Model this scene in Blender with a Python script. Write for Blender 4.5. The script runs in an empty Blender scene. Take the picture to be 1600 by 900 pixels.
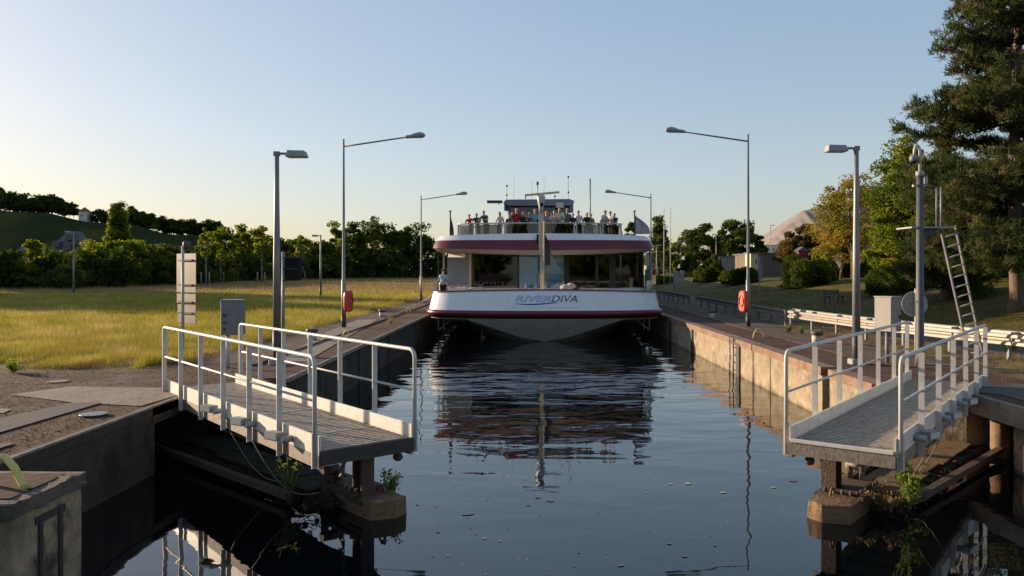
import bpy, bmesh, math, random
import numpy as np
from mathutils import Vector, Matrix
sc = bpy.context.scene
R = math.radians
# ---------------------------------------------------------------- camera
F = 1244.0; HX = 822.0; HY = 422.0; CZ = 2.3        # focal length and vanishing point of the lock axis in photo pixels; eye height above the quay
cam = bpy.data.cameras.new('camera'); camo = bpy.data.objects.new('camera', cam); sc.collection.objects.link(camo)
camo.location = (0, 0, CZ); camo.rotation_euler = (R(90), 0, 0)
cam.sensor_width = 36; cam.lens = 36*F/1600; cam.shift_x = -(HX-800)/1600; cam.shift_y = -(450-HY)/1600
cam.clip_start = .1; cam.clip_end = 8000
sc.camera = camo
# ---------------------------------------------------------------- world, sun, exposure
SUN_EL = 10.8
sdir = Vector((-.885, .465, 0)).normalized()         # towards the sun, on the ground plane
wd = bpy.data.worlds.new("World"); sc.world = wd; wd.use_nodes = True
nt = wd.node_tree; nt.nodes.clear()
sky = nt.nodes.new('ShaderNodeTexSky'); sky.sky_type = 'NISHITA'; sky.sun_disc = False
sky.sun_elevation = R(SUN_EL); sky.sun_rotation = math.atan2(sdir.x, sdir.y)
sky.air_density = 1.0; sky.dust_density = 1.3; sky.ozone_density = 1.5; sky.altitude = 100
bg = nt.nodes.new('ShaderNodeBackground'); bg.inputs['Strength'].default_value = .11
wo = nt.nodes.new('ShaderNodeOutputWorld')
gm = nt.nodes.new('ShaderNodeGamma'); gm.inputs['Gamma'].default_value = .44; nt.links.new(sky.outputs[0], gm.inputs['Color'])
hv = nt.nodes.new('ShaderNodeHueSaturation'); hv.inputs['Saturation'].default_value = 1.5; hv.inputs['Value'].default_value = 1.84; nt.links.new(gm.outputs[0], hv.inputs['Color'])
tn = nt.nodes.new('ShaderNodeMixRGB'); tn.blend_type = 'MULTIPLY'; tn.inputs[0].default_value = 1; tn.inputs[2].default_value = (.985, .985, 1.06, 1); nt.links.new(hv.outputs[0], tn.inputs[1])
nt.links.new(tn.outputs[0], bg.inputs['Color']); nt.links.new(bg.outputs[0], wo.inputs['Surface'])
sl = bpy.data.lights.new('sun', 'SUN'); sl.energy = 5.0; sl.angle = R(.55); sl.color = (1.0, .77, .53)
so = bpy.data.objects.new('sun', sl); sc.collection.objects.link(so)
sv = Vector((sdir.x*math.cos(R(SUN_EL)), sdir.y*math.cos(R(SUN_EL)), math.sin(R(SUN_EL))))
so.rotation_euler = sv.to_track_quat('Z', 'Y').to_euler(); so.location = (-60, 30, 40)
sc.view_settings.view_transform = 'Standard'; sc.view_settings.look = 'None'
sc.view_settings.exposure = 0.92; sc.view_settings.gamma = 1; sc.view_settings.use_curve_mapping = False
sc.cycles.max_bounces = 8; sc.cycles.transparent_max_bounces = 16

WZ = -1.15                                            # water level
# ---------------------------------------------------------------- materials
MATS = {}
def nodes_of(m): return m.node_tree.nodes, m.node_tree.links
def mat(name, c1, c2=None, scale=3.0, rough=.7, metal=0, bump=0.0, bscale=None, c3=None, stretch=(1,1,1), detail=6, lo=.35, hi=.65, spec=.5, bdist=.02, glob=True):
    """Principled material whose colour wanders between c1, c2 (and c3 in small stains)."""
    if name in MATS: return MATS[name]
    m = bpy.data.materials.new(name); m.use_nodes = True; N, L = nodes_of(m)
    p = N['Principled BSDF']; p.inputs['Roughness'].default_value = rough; p.inputs['Metallic'].default_value = metal
    p.inputs['Specular IOR Level'].default_value = spec
    if c2 is None: c2 = tuple(x*.86 for x in c1)
    if glob:
        g = N.new('ShaderNodeNewGeometry'); src = g.outputs['Position']
    else:
        g = N.new('ShaderNodeTexCoord'); src = g.outputs['Object']
    mp = N.new('ShaderNodeMapping'); mp.inputs['Scale'].default_value = stretch; L.new(src, mp.inputs['Vector'])
    n1 = N.new('ShaderNodeTexNoise'); n1.inputs['Scale'].default_value = scale; n1.inputs['Detail'].default_value = detail; n1.inputs['Roughness'].default_value = .65
    L.new(mp.outputs[0], n1.inputs['Vector'])
    cr = N.new('ShaderNodeValToRGB'); cr.color_ramp.elements[0].position = lo; cr.color_ramp.elements[1].position = hi
    cr.color_ramp.elements[0].color = (*c1, 1); cr.color_ramp.elements[1].color = (*c2, 1); L.new(n1.outputs[0], cr.inputs[0])
    out = cr.outputs[0]
    if c3:
        n2 = N.new('ShaderNodeTexNoise'); n2.inputs['Scale'].default_value = scale*2.7; n2.inputs['Detail'].default_value = 8; n2.inputs['Roughness'].default_value = .7
        L.new(mp.outputs[0], n2.inputs['Vector'])
        c2r = N.new('ShaderNodeValToRGB'); c2r.color_ramp.elements[0].position = .52; c2r.color_ramp.elements[1].position = .66
        L.new(n2.outputs[0], c2r.inputs[0])
        mx = N.new('ShaderNodeMixRGB'); L.new(c2r.outputs[0], mx.inputs[0]); L.new(out, mx.inputs[1]); mx.inputs[2].default_value = (*c3, 1); out = mx.outputs[0]
    L.new(out, p.inputs['Base Color'])
    if bump:
        nb = N.new('ShaderNodeTexNoise'); nb.inputs['Scale'].default_value = bscale or scale*6; nb.inputs['Detail'].default_value = 8; L.new(mp.outputs[0], nb.inputs['Vector'])
        b = N.new('ShaderNodeBump'); b.inputs['Strength'].default_value = bump; b.inputs['Distance'].default_value = bdist
        L.new(nb.outputs[0], b.inputs['Height']); L.new(b.outputs[0], p.inputs['Normal'])
    MATS[name] = m; return m

def leaf_mat(name, c1, c2, c3=None, trans=.45, nscale=.6):
    if name in MATS: return MATS[name]
    m = bpy.data.materials.new(name); m.use_nodes = True; N, L = nodes_of(m); N.clear()
    o = N.new('ShaderNodeOutputMaterial'); a = N.new('ShaderNodeAttribute'); a.attribute_name = 'v'
    g = N.new('ShaderNodeNewGeometry')
    n1 = N.new('ShaderNodeTexNoise'); n1.inputs['Scale'].default_value = nscale; n1.inputs['Detail'].default_value = 3; L.new(g.outputs['Position'], n1.inputs['Vector'])
    ad = N.new('ShaderNodeMath'); ad.operation = 'MULTIPLY_ADD'; ad.inputs[1].default_value = .55; L.new(a.outputs['Fac'], ad.inputs[0])
    sb = N.new('ShaderNodeMath'); sb.operation = 'MULTIPLY_ADD'; sb.inputs[1].default_value = 1.6; sb.inputs[2].default_value = -.55; L.new(n1.outputs[0], sb.inputs[0])
    L.new(sb.outputs[0], ad.inputs[2])
    cr = N.new('ShaderNodeValToRGB'); e = cr.color_ramp.elements
    e[0].position = .1; e[0].color = (*c1, 1); e[1].position = .62; e[1].color = (*c2, 1)
    if c3: x = e.new(.95); x.color = (*c3, 1)
    L.new(ad.outputs[0], cr.inputs[0])
    d = N.new('ShaderNodeBsdfDiffuse'); t = N.new('ShaderNodeBsdfTranslucent'); mx = N.new('ShaderNodeMixShader'); mx.inputs[0].default_value = trans
    hs = N.new('ShaderNodeHueSaturation'); hs.inputs['Value'].default_value = 1.5; hs.inputs['Saturation'].default_value = 1.1; hs.inputs['Hue'].default_value = .49
    L.new(cr.outputs[0], hs.inputs['Color'])
    L.new(cr.outputs[0], d.inputs['Color']); L.new(hs.outputs[0], t.inputs['Color'])
    L.new(d.outputs[0], mx.inputs[1]); L.new(t.outputs[0], mx.inputs[2]); L.new(mx.outputs[0], o.inputs['Surface'])
    MATS[name] = m; return m

def concrete_wall(name, c1, c2, c3, algae=True, band=.08):
    """Stained lock wall: blotches, vertical runs, block joints and an algae band just above the water."""
    m = bpy.data.materials.new(name); m.use_nodes = True; N, L = nodes_of(m); p = N['Principled BSDF']; p.inputs['Roughness'].default_value = .85
    g = N.new('ShaderNodeNewGeometry'); sep = N.new('ShaderNodeSeparateXYZ'); L.new(g.outputs['Position'], sep.inputs[0])
    def noise(sc_, st, det=8, ro=.65):
        mp = N.new('ShaderNodeMapping'); mp.inputs['Scale'].default_value = st; L.new(g.outputs['Position'], mp.inputs[0])
        n = N.new('ShaderNodeTexNoise'); n.inputs['Scale'].default_value = sc_; n.inputs['Detail'].default_value = det; n.inputs['Roughness'].default_value = ro; L.new(mp.outputs[0], n.inputs[0]); return n.outputs[0]
    def ramp(v, a, b, ca=(0,0,0), cb=(1,1,1)):
        r = N.new('ShaderNodeValToRGB'); r.color_ramp.elements[0].position = a; r.color_ramp.elements[1].position = b
        r.color_ramp.elements[0].color = (*ca, 1); r.color_ramp.elements[1].color = (*cb, 1); L.new(v, r.inputs[0]); return r.outputs[0]
    def mixc(f, a, col):
        mx = N.new('ShaderNodeMixRGB'); L.new(f, mx.inputs[0]); L.new(a, mx.inputs[1]); mx.inputs[2].default_value = (*col, 1); return mx.outputs[0]
    c = ramp(noise(1.3, (1, 1, 1)), .35, .62, c1, c2)
    c = mixc(ramp(noise(1.3, (1, 1, .8)), .5, .62), c, c3)             # vertical runs
    c = mixc(ramp(noise(14, (1, 1, 1)), .6, .72), c, tuple(x*.5 for x in c1))
    if algae:
        ma = N.new('ShaderNodeMath'); ma.operation = 'MULTIPLY_ADD'; ma.inputs[1].default_value = -2.6; ma.inputs[2].default_value = 2.6*(WZ+band)
        L.new(sep.outputs['Z'], ma.inputs[0])
        mb = N.new('ShaderNodeMath'); mb.operation = 'ADD'; L.new(ma.outputs[0], mb.inputs[0]); L.new(noise(3, (1, 1, 1)), mb.inputs[1])
        c = mixc(ramp(mb.outputs[0], .45, .9), c, (.055, .065, .018))
    L.new(c, p.inputs['Base Color'])
    b = N.new('ShaderNodeBump'); b.inputs['Strength'].default_value = .7; b.inputs['Distance'].default_value = .03; L.new(noise(9, (1, 1, 1)), b.inputs['Height']); L.new(b.outputs[0], p.inputs['Normal'])
    MATS[name] = m; return m

M = {}
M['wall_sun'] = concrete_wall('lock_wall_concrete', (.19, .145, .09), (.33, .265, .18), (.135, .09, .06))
M['wall_shade'] = concrete_wall('shaded_wall_concrete', (.032, .026, .020), (.06, .05, .038), (.014, .012, .010))  # same concrete, shade of the unlit walls and recesses put into the colour
M['coping'] = mat('rusty_coping', (.16, .085, .055), (.24, .15, .10), 1.2, .85, bump=.4, c3=(.10, .065, .05))
M['edge'] = mat('steel_edge', (.30, .26, .22), (.18, .13, .10), 3, .6, bump=.2)
M['strip'] = mat('brown_quay_strip', (.065, .036, .026), (.11, .066, .047), 1.0, .95, bump=.6, c3=(.05, .034, .027), spec=.15)
M['path'] = mat('quay_path_asphalt', (.095, .068, .052), (.14, .105, .082), .8, .95, bump=.4, c3=(.065, .047, .037), spec=.15)
M['slab'] = mat('concrete_slab', (.21, .165, .13), (.27, .22, .18), 1.4, .9, bump=.3, c3=(.15, .115, .09), spec=.2)
M['darkslab'] = mat('grey_cover_strip', (.085, .078, .078), (.11, .10, .098), 2, .9, bump=.3, spec=.2)
M['white'] = mat('white_rail_paint', (.52, .50, .47), (.46, .44, .41), 4, .5, bump=.05, c3=(.42, .38, .33))
M['cream'] = mat('toe_board_paint', (.66, .62, .55), (.60, .56, .49), 1.5, .5, c3=(.54, .49, .42))
M['beam'] = mat('weathered_beam', (.24, .20, .165), (.19, .15, .12), 3, .7, bump=.3, c3=(.16, .10, .07))
M['grate'] = mat('galvanised_grating', (.42, .36, .29), (.33, .275, .22), 6, .6, metal=.2, c3=(.14, .10, .08))
M['void'] = mat('dark_steel', (.03, .027, .024), (.045, .04, .035), 3, .7)
M['rust'] = mat('rusty_steel', (.07, .042, .032), (.10, .062, .045), 5, .8, bump=.5, c3=(.06, .04, .03))
M['timber'] = mat('old_timber', (.21, .13, .062), (.15, .092, .046), 2.5, .8, bump=.6, c3=(.09, .06, .04), stretch=(1, 1, 3))
M['mud'] = mat('mud_and_silt', (.035, .028, .02), (.065, .052, .036), 3, .9, bump=1.0, c3=(.02, .017, .012), bdist=.05, spec=.2)
M['galv'] = mat('galvanised_pole', (.24, .24, .235), (.19, .19, .19), 3, .5, metal=.35, stretch=(1, 1, .3))
M['darkpole'] = mat('dark_pole_base', (.035, .035, .038), (.05, .05, .05), 4, .6)
M['lampgrey'] = mat('lamp_housing', (.30, .31, .31), (.25, .25, .25), 5, .5)
M['glassy'] = mat('lamp_glass', (.55, .55, .5), (.5, .5, .46), 5, .15)
M['signback'] = mat('sign_back', (.17, .145, .13), (.135, .115, .10), 4, .5, metal=.3)
M['cabinet'] = mat('grey_cabinet', (.20, .205, .215), (.16, .165, .17), 5, .6, bump=.1)
M['cabinetlight'] = mat('pale_cabinet', (.30, .285, .265), (.26, .245, .225), 5, .6)
M['orange'] = mat('lifebuoy_case_red', (.62, .06, .025), (.52, .045, .02), 4, .4)
M['black'] = mat('black_plastic', (.006, .006, .007), (.01, .01, .01), 5, .7, spec=.15)
M['mast'] = mat('mast_grey', (.085, .088, .095), (.065, .068, .075), 5, .6)
M['yellow'] = mat('faded_yellow_paint', (.60, .46, .10), (.48, .38, .14), 6, .6)
M['rope'] = mat('pale_rope', (.55, .46, .30), (.42, .34, .21), 20, .9)
M['barrier'] = mat('guard_rail_steel', (.31, .285, .25), (.26, .23, .195), 2, .5, metal=.25, c3=(.33, .27, .22))
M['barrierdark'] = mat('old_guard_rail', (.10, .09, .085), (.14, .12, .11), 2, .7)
M['bollardblack'] = mat('bollard_cap', (.06, .045, .035), (.11, .075, .05), 5, .6)
M['bollardwhite'] = mat('bollard_body', (.55, .50, .42), (.42, .36, .28), 5, .6, c3=(.2, .13, .09))
M['bark'] = mat('bark', (.11, .075, .05), (.17, .12, .085), 4, .95, bump=.9, stretch=(1, 1, .35), bdist=.05)
M['barkpale'] = mat('pale_bark', (.22, .19, .15), (.15, .125, .10), 4, .95, bump=.6, stretch=(1, 1, .35))
M['wood'] = mat('stake_wood', (.30, .24, .17), (.22, .17, .12), 4, .85)
M['plaster'] = mat('pale_plaster', (.62, .58, .50), (.55, .50, .43), 1.5, .85)
M['wallgrey'] = mat('grey_building_wall', (.22, .20, .19), (.18, .165, .155), .6, .85)
M['slate'] = mat('slate_roof', (.075, .08, .095), (.10, .105, .12), .8, .6, stretch=(1, 1, 4))
M['redroof'] = mat('red_tiles', (.22, .09, .06), (.16, .065, .045), .8, .8)
M['window'] = mat('dark_window', (.02, .022, .025), (.03, .032, .035), 1, .1)
M['redpaint'] = mat('red_boards', (.18, .025, .02), (.14, .02, .016), 2, .7)
M['heap'] = mat('salt_heap', (.25, .22, .205), (.20, .175, .16), .012, .95, stretch=(1, 1, 2.2), c3=(.185, .15, .14), detail=10, spec=.05)
M['benchwood'] = mat('bench_boards', (.13, .12, .11), (.09, .08, .075), 4, .8)
M['foam'] = mat('dry_foam', (.42, .40, .33), (.33, .31, .25), 10, .9)
# ship
M['shipwhite'] = mat('ship_white', (.74, .74, .76), (.70, .705, .73), .6, .32, glob=False, c3=(.66, .66, .68), stretch=(1, 1, .3))
M['shipmaroon'] = mat('ship_maroon', (.135, .013, .022), (.115, .011, .019), .8, .3)
M['shipdark'] = mat('ship_underbody', (.46, .45, .42), (.40, .39, .36), 1.2, .6, c3=(.33, .31, .27), stretch=(1, 1, .4))
M['soffit'] = mat('soffit_beige', (.62, .53, .42), (.57, .48, .38), 1, .5)
M['deck'] = mat('ship_deck', (.30, .28, .26), (.25, .23, .21), 1, .7)
M['shipblack'] = mat('ship_black_frame', (.012, .012, .013), (.016, .016, .017), 2, .35)
M['shipgrey'] = mat('wheelhouse_grey', (.17, .20, .24), (.15, .175, .21), 2, .5)
M['gold'] = mat('varnished_staff', (.55, .40, .13), (.48, .33, .10), 5, .35)
M['clothdark'] = mat('tarpaulin', (.55, .50, .45), (.42, .37, .33), 5, .9, bump=.5)
M['green'] = mat('green_paint', (.02, .12, .07), (.02, .10, .06), 3, .5)
M['letterblue'] = mat('faded_blue_letters', (.36, .42, .56), (.42, .47, .60), 4, .4)
M['letterdark'] = mat('dark_letters', (.06, .05, .07), (.08, .07, .09), 4, .4)
M['navy'] = mat('navy_swoosh', (.02, .04, .16), (.02, .035, .13), 4, .4)
M['namepanel'] = mat('name_panel_white', (.72, .73, .77), (.70, .71, .75), 1, .35)

def glass(name, tint, alpha_mix, rough=.03, metalmix=0):
    m = bpy.data.materials.new(name); m.use_nodes = True; N, L = nodes_of(m); N.clear()
    o = N.new('ShaderNodeOutputMaterial'); gl = N.new('ShaderNodeBsdfGlossy'); gl.inputs['Roughness'].default_value = rough
    tr = N.new('ShaderNodeBsdfTransparent'); tr.inputs[0].default_value = (*tint, 1)
    fr = N.new('ShaderNodeFresnel'); fr.inputs[0].default_value = 1.5
    ad = N.new('ShaderNodeMath'); ad.operation = 'ADD'; ad.inputs[1].default_value = alpha_mix; ad.use_clamp = True; L.new(fr.outputs[0], ad.inputs[0])
    mx = N.new('ShaderNodeMixShader'); L.new(ad.outputs[0], mx.inputs[0]); L.new(tr.outputs[0], mx.inputs[1]); L.new(gl.outputs[0], mx.inputs[2]); L.new(mx.outputs[0], o.inputs[0])
    gl.inputs[0].default_value = (.9, .95, 1, 1)
    MATS[name] = m; return m
M['glass'] = glass('saloon_glass', (.28, .30, .30), .02)
M['glassclear'] = glass('door_glass', (.9, .9, .9), .02)
M['glasstint'] = glass('tinted_rail_glass', (.09, .10, .12), .03)
M['glassblue'] = glass('blue_reflecting_glass', (.25, .5, .7), .55)
MATS['blueg'] = M['glassblue']
for n in M['glassblue'].node_tree.nodes:
    if n.type == 'BSDF_GLOSSY': n.inputs[0].default_value = (.30, .62, .92, 1)
M['glassmist'] = mat('misted_glass', (.30, .31, .31), (.24, .25, .25), 5, .15, c3=(.42, .43, .43))

# ---------------------------------------------------------------- mesh helpers
ORG = {}
def link(o): sc.collection.objects.link(o); return o
def tag(o, label=None, cat=None, group=None, kind=None):
    if label: o['label'] = label
    if cat: o['category'] = cat
    if group: o['group'] = group
    if kind: o['kind'] = kind
    return o
def empty(name, loc, label, cat, group=None, rz=0):
    o = bpy.data.objects.new(name, None); link(o); o.location = loc; o.rotation_euler.z = rz; o.empty_display_size = .2
    ORG[o.name] = Vector(loc); return tag(o, label, cat, group)
class MB:
    def __init__(s): s.v = []; s.f = []; s.sm = []; s.mi = []; s.cm = 0
    def add(s, vs, fs, smooth=False):
        b = len(s.v); s.v += [tuple(v) for v in vs]
        for f in fs: s.f.append([b+i for i in f]); s.sm.append(smooth); s.mi.append(s.cm)
        return s
    def box(s, x0, x1, y0, y1, z0, z1):
        vs = [(x, y, z) for z in (z0, z1) for y in (y0, y1) for x in (x0, x1)]
        return s.add(vs, [(0,2,3,1), (4,5,7,6), (0,1,5,4), (2,6,7,3), (0,4,6,2), (1,3,7,5)])
    def obox(s, c, u, v, w, hu, hv, hw):
        c, u, v, w = Vector(c), Vector(u).normalized()*hu, Vector(v).normalized()*hv, Vector(w).normalized()*hw
        vs = [c+a*u+b*v+d*w for d in (-1, 1) for b in (-1, 1) for a in (-1, 1)]
        return s.add(vs, [(0,2,3,1), (4,5,7,6), (0,1,5,4), (2,6,7,3), (0,4,6,2), (1,3,7,5)])
    def bar(s, a, b, w, h, up=(0, 0, 1)):
        a, b = Vector(a), Vector(b); d = b-a; u = d.cross(Vector(up))
        if u.length < 1e-5: u = Vector((1, 0, 0))
        v = u.cross(d)
        return s.obox((a+b)/2, d, u, v, d.length/2, w/2, h/2)
    def tube(s, pts, r, n=8, caps=True):
        pts = [Vector(p) for p in pts]; k = len(pts); rs = r if isinstance(r, (list, tuple)) else [r]*k
        b = len(s.v); pu = None
        for i, p in enumerate(pts):
            d = (pts[min(i+1, k-1)]-pts[max(i-1, 0)]).normalized()
            if pu is None:
                pu = d.cross(Vector((0, 0, 1)))
                if pu.length < .05: pu = d.cross(Vector((1, 0, 0)))
            pu = (pu-d*pu.dot(d)).normalized(); w = d.cross(pu)
            for j in range(n):
                a = 2*math.pi*j/n; s.v.append(tuple(p+(pu*math.cos(a)+w*math.sin(a))*rs[i]))
        for i in range(k-1):
            for j in range(n):
                s.f.append([b+i*n+j, b+i*n+(j+1) % n, b+(i+1)*n+(j+1) % n, b+(i+1)*n+j]); s.sm.append(True); s.mi.append(s.cm)
        if caps:
            s.f.append([b+j for j in range(n)][::-1]); s.sm.append(False); s.mi.append(s.cm)
            s.f.append([b+(k-1)*n+j for j in range(n)]); s.sm.append(False); s.mi.append(s.cm)
        return s
    def prism(s, poly, z0, z1):
        n = len(poly); ar = sum(poly[i][0]*poly[(i+1) % n][1]-poly[(i+1) % n][0]*poly[i][1] for i in range(n))
        if ar < 0: poly = poly[::-1]
        vs = [(x, y, z0) for x, y in poly]+[(x, y, z1) for x, y in poly]
        return s.add(vs, [list(range(n))[::-1], list(range(n, 2*n))]+[[i, (i+1) % n, n+(i+1) % n, n+i] for i in range(n)])
    def ball(s, c, rx, ry=None, rz=None, n=10, m=7, jit=0, rng=None):
        ry = ry or rx; rz = rz or rx; vs = [(c[0], c[1], c[2]-rz)]
        for i in range(1, m):
            t = -math.pi/2+math.pi*i/m
            for j in range(n):
                a = 2*math.pi*j/n; q = 1+(rng.uniform(-jit, jit) if rng else 0)
                vs.append((c[0]+rx*q*math.cos(t)*math.cos(a), c[1]+ry*q*math.cos(t)*math.sin(a), c[2]+rz*q*math.sin(t)))
        vs.append((c[0], c[1], c[2]+rz)); e = len(vs)-1; fs = []
        for j in range(n):
            fs.append((0, 1+(j+1) % n, 1+j)); fs.append((e, e-n+j, e-n+(j+1) % n))
            for i in range(m-2): fs.append((1+i*n+j, 1+i*n+(j+1) % n, 1+(i+1)*n+(j+1) % n, 1+(i+1)*n+j))
        return s.add(vs, fs, True)
    def build(s, name, m, parent=None, bevel=0, rough=0, cuts=10):
        me = bpy.data.meshes.new(name); o0 = ORG[parent.name] if parent is not None else Vector((0, 0, 0))
        me.from_pydata([(v[0]-o0.x, v[1]-o0.y, v[2]-o0.z) for v in s.v], [], s.f)
        me.polygons.foreach_set('use_smooth', s.sm)
        for q in (m if isinstance(m, (list, tuple)) else [m]): me.materials.append(q)
        me.polygons.foreach_set('material_index', s.mi)
        if bevel:
            bm = bmesh.new(); bm.from_mesh(me); bmesh.ops.bevel(bm, geom=bm.edges[:], offset=bevel, segments=1, affect='EDGES'); bm.to_mesh(me); bm.free()
        if rough:
            bm = bmesh.new(); bm.from_mesh(me); bmesh.ops.triangulate(bm, faces=[f for f in bm.faces if len(f.verts) > 4]); bmesh.ops.subdivide_edges(bm, edges=bm.edges[:], cuts=cuts, use_grid_fill=True); rg = random.Random(len(s.v))
            for v in bm.verts:
                k = 1.0 if len({tuple(round(c, 1) for c in f.normal) for f in v.link_faces}) > 1 else .25; v.co += Vector((rg.gauss(0, 1), rg.gauss(0, 1), rg.gauss(0, 1)-(.6 if k == 1 else 0)))*rough*k
            bm.to_mesh(me); bm.free()
        me.update(); o = bpy.data.objects.new(name, me); link(o)
        if parent is not None: o.parent = parent
        ORG[o.name] = o0.copy(); return o
def grid_mesh(name, P, m, smooth=True):
    """P: rows x cols x 3 array -> sheet"""
    r, c, _ = P.shape; me = bpy.data.meshes.new(name)
    idx = np.arange(r*c).reshape(r, c); q = np.stack([idx[:-1, :-1], idx[:-1, 1:], idx[1:, 1:], idx[1:, :-1]], -1).reshape(-1, 4)
    me.vertices.add(r*c); me.vertices.foreach_set('co', P.reshape(-1).astype(np.float32)); me.loops.add(q.size); me.loops.foreach_set('vertex_index', q.reshape(-1).astype(np.int32))
    me.polygons.add(len(q)); me.polygons.foreach_set('loop_start', np.arange(0, q.size, 4, dtype=np.int32))
    me.polygons.foreach_set('use_smooth', np.full(len(q), smooth)); me.materials.append(m); me.update(calc_edges=True); me.validate()
    return link(bpy.data.objects.new(name, me))
def quads_mesh(name, V, vals, m, parent=None, k=4):
    """V: (n,k,3) loose leaf faces"""
    n = len(V); me = bpy.data.meshes.new(name); o0 = ORG[parent.name] if parent is not None else Vector((0, 0, 0))
    V = V-np.array(o0)[None, None]
    me.vertices.add(n*k); me.vertices.foreach_set('co', V.reshape(-1).astype(np.float32)); me.loops.add(n*k); me.loops.foreach_set('vertex_index', np.arange(n*k, dtype=np.int32))
    me.polygons.add(n); me.polygons.foreach_set('loop_start', np.arange(0, n*k, k, dtype=np.int32))
    a = me.attributes.new('v', 'FLOAT', 'FACE'); a.data.foreach_set('value', vals.astype(np.float32))
    me.materials.append(m); me.update(calc_edges=True)
    o = bpy.data.objects.new(name, me); link(o)
    if parent is not None: o.parent = parent
    ORG[o.name] = o0.copy(); return o
def copy_tree(o, parent=None):
    c = o.copy(); link(c)
    if parent is not None: c.parent = parent
    for ch in list(o.children): copy_tree(ch, c)
    return c
# ---------------------------------------------------------------- terrain height and pixel -> ground
def sstep(t): t = np.clip(t, 0, 1); return t*t*(3-2*t)
def H(x, y):
    x = np.asarray(x, float); y = np.asarray(y, float)
    z = 1.5*sstep((x-13.2)/14.0)*sstep((y-16)/12)
    z = z + np.where(x > 12.5, .04*np.sin(x*.7+y*.23)*sstep((x-14)/6), 0)
    z = z + np.where(x < -10, .05*np.sin(x*.31+1)*np.sin(y*.23)*sstep((-10-x)/8), 0)
    return z
def G(px, py):
    y = 5.0
    while y < 700:
        x = (px-HX)/F*y; z = CZ-(py-HY)/F*y
        if z <= float(H(x, y)): break
        y *= 1.004
    return Vector((x, y, float(H(x, y))))
def PX(px, Y): return (px-HX)/F*Y
def PZ(py, Y): return CZ-(py-HY)/F*Y
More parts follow.
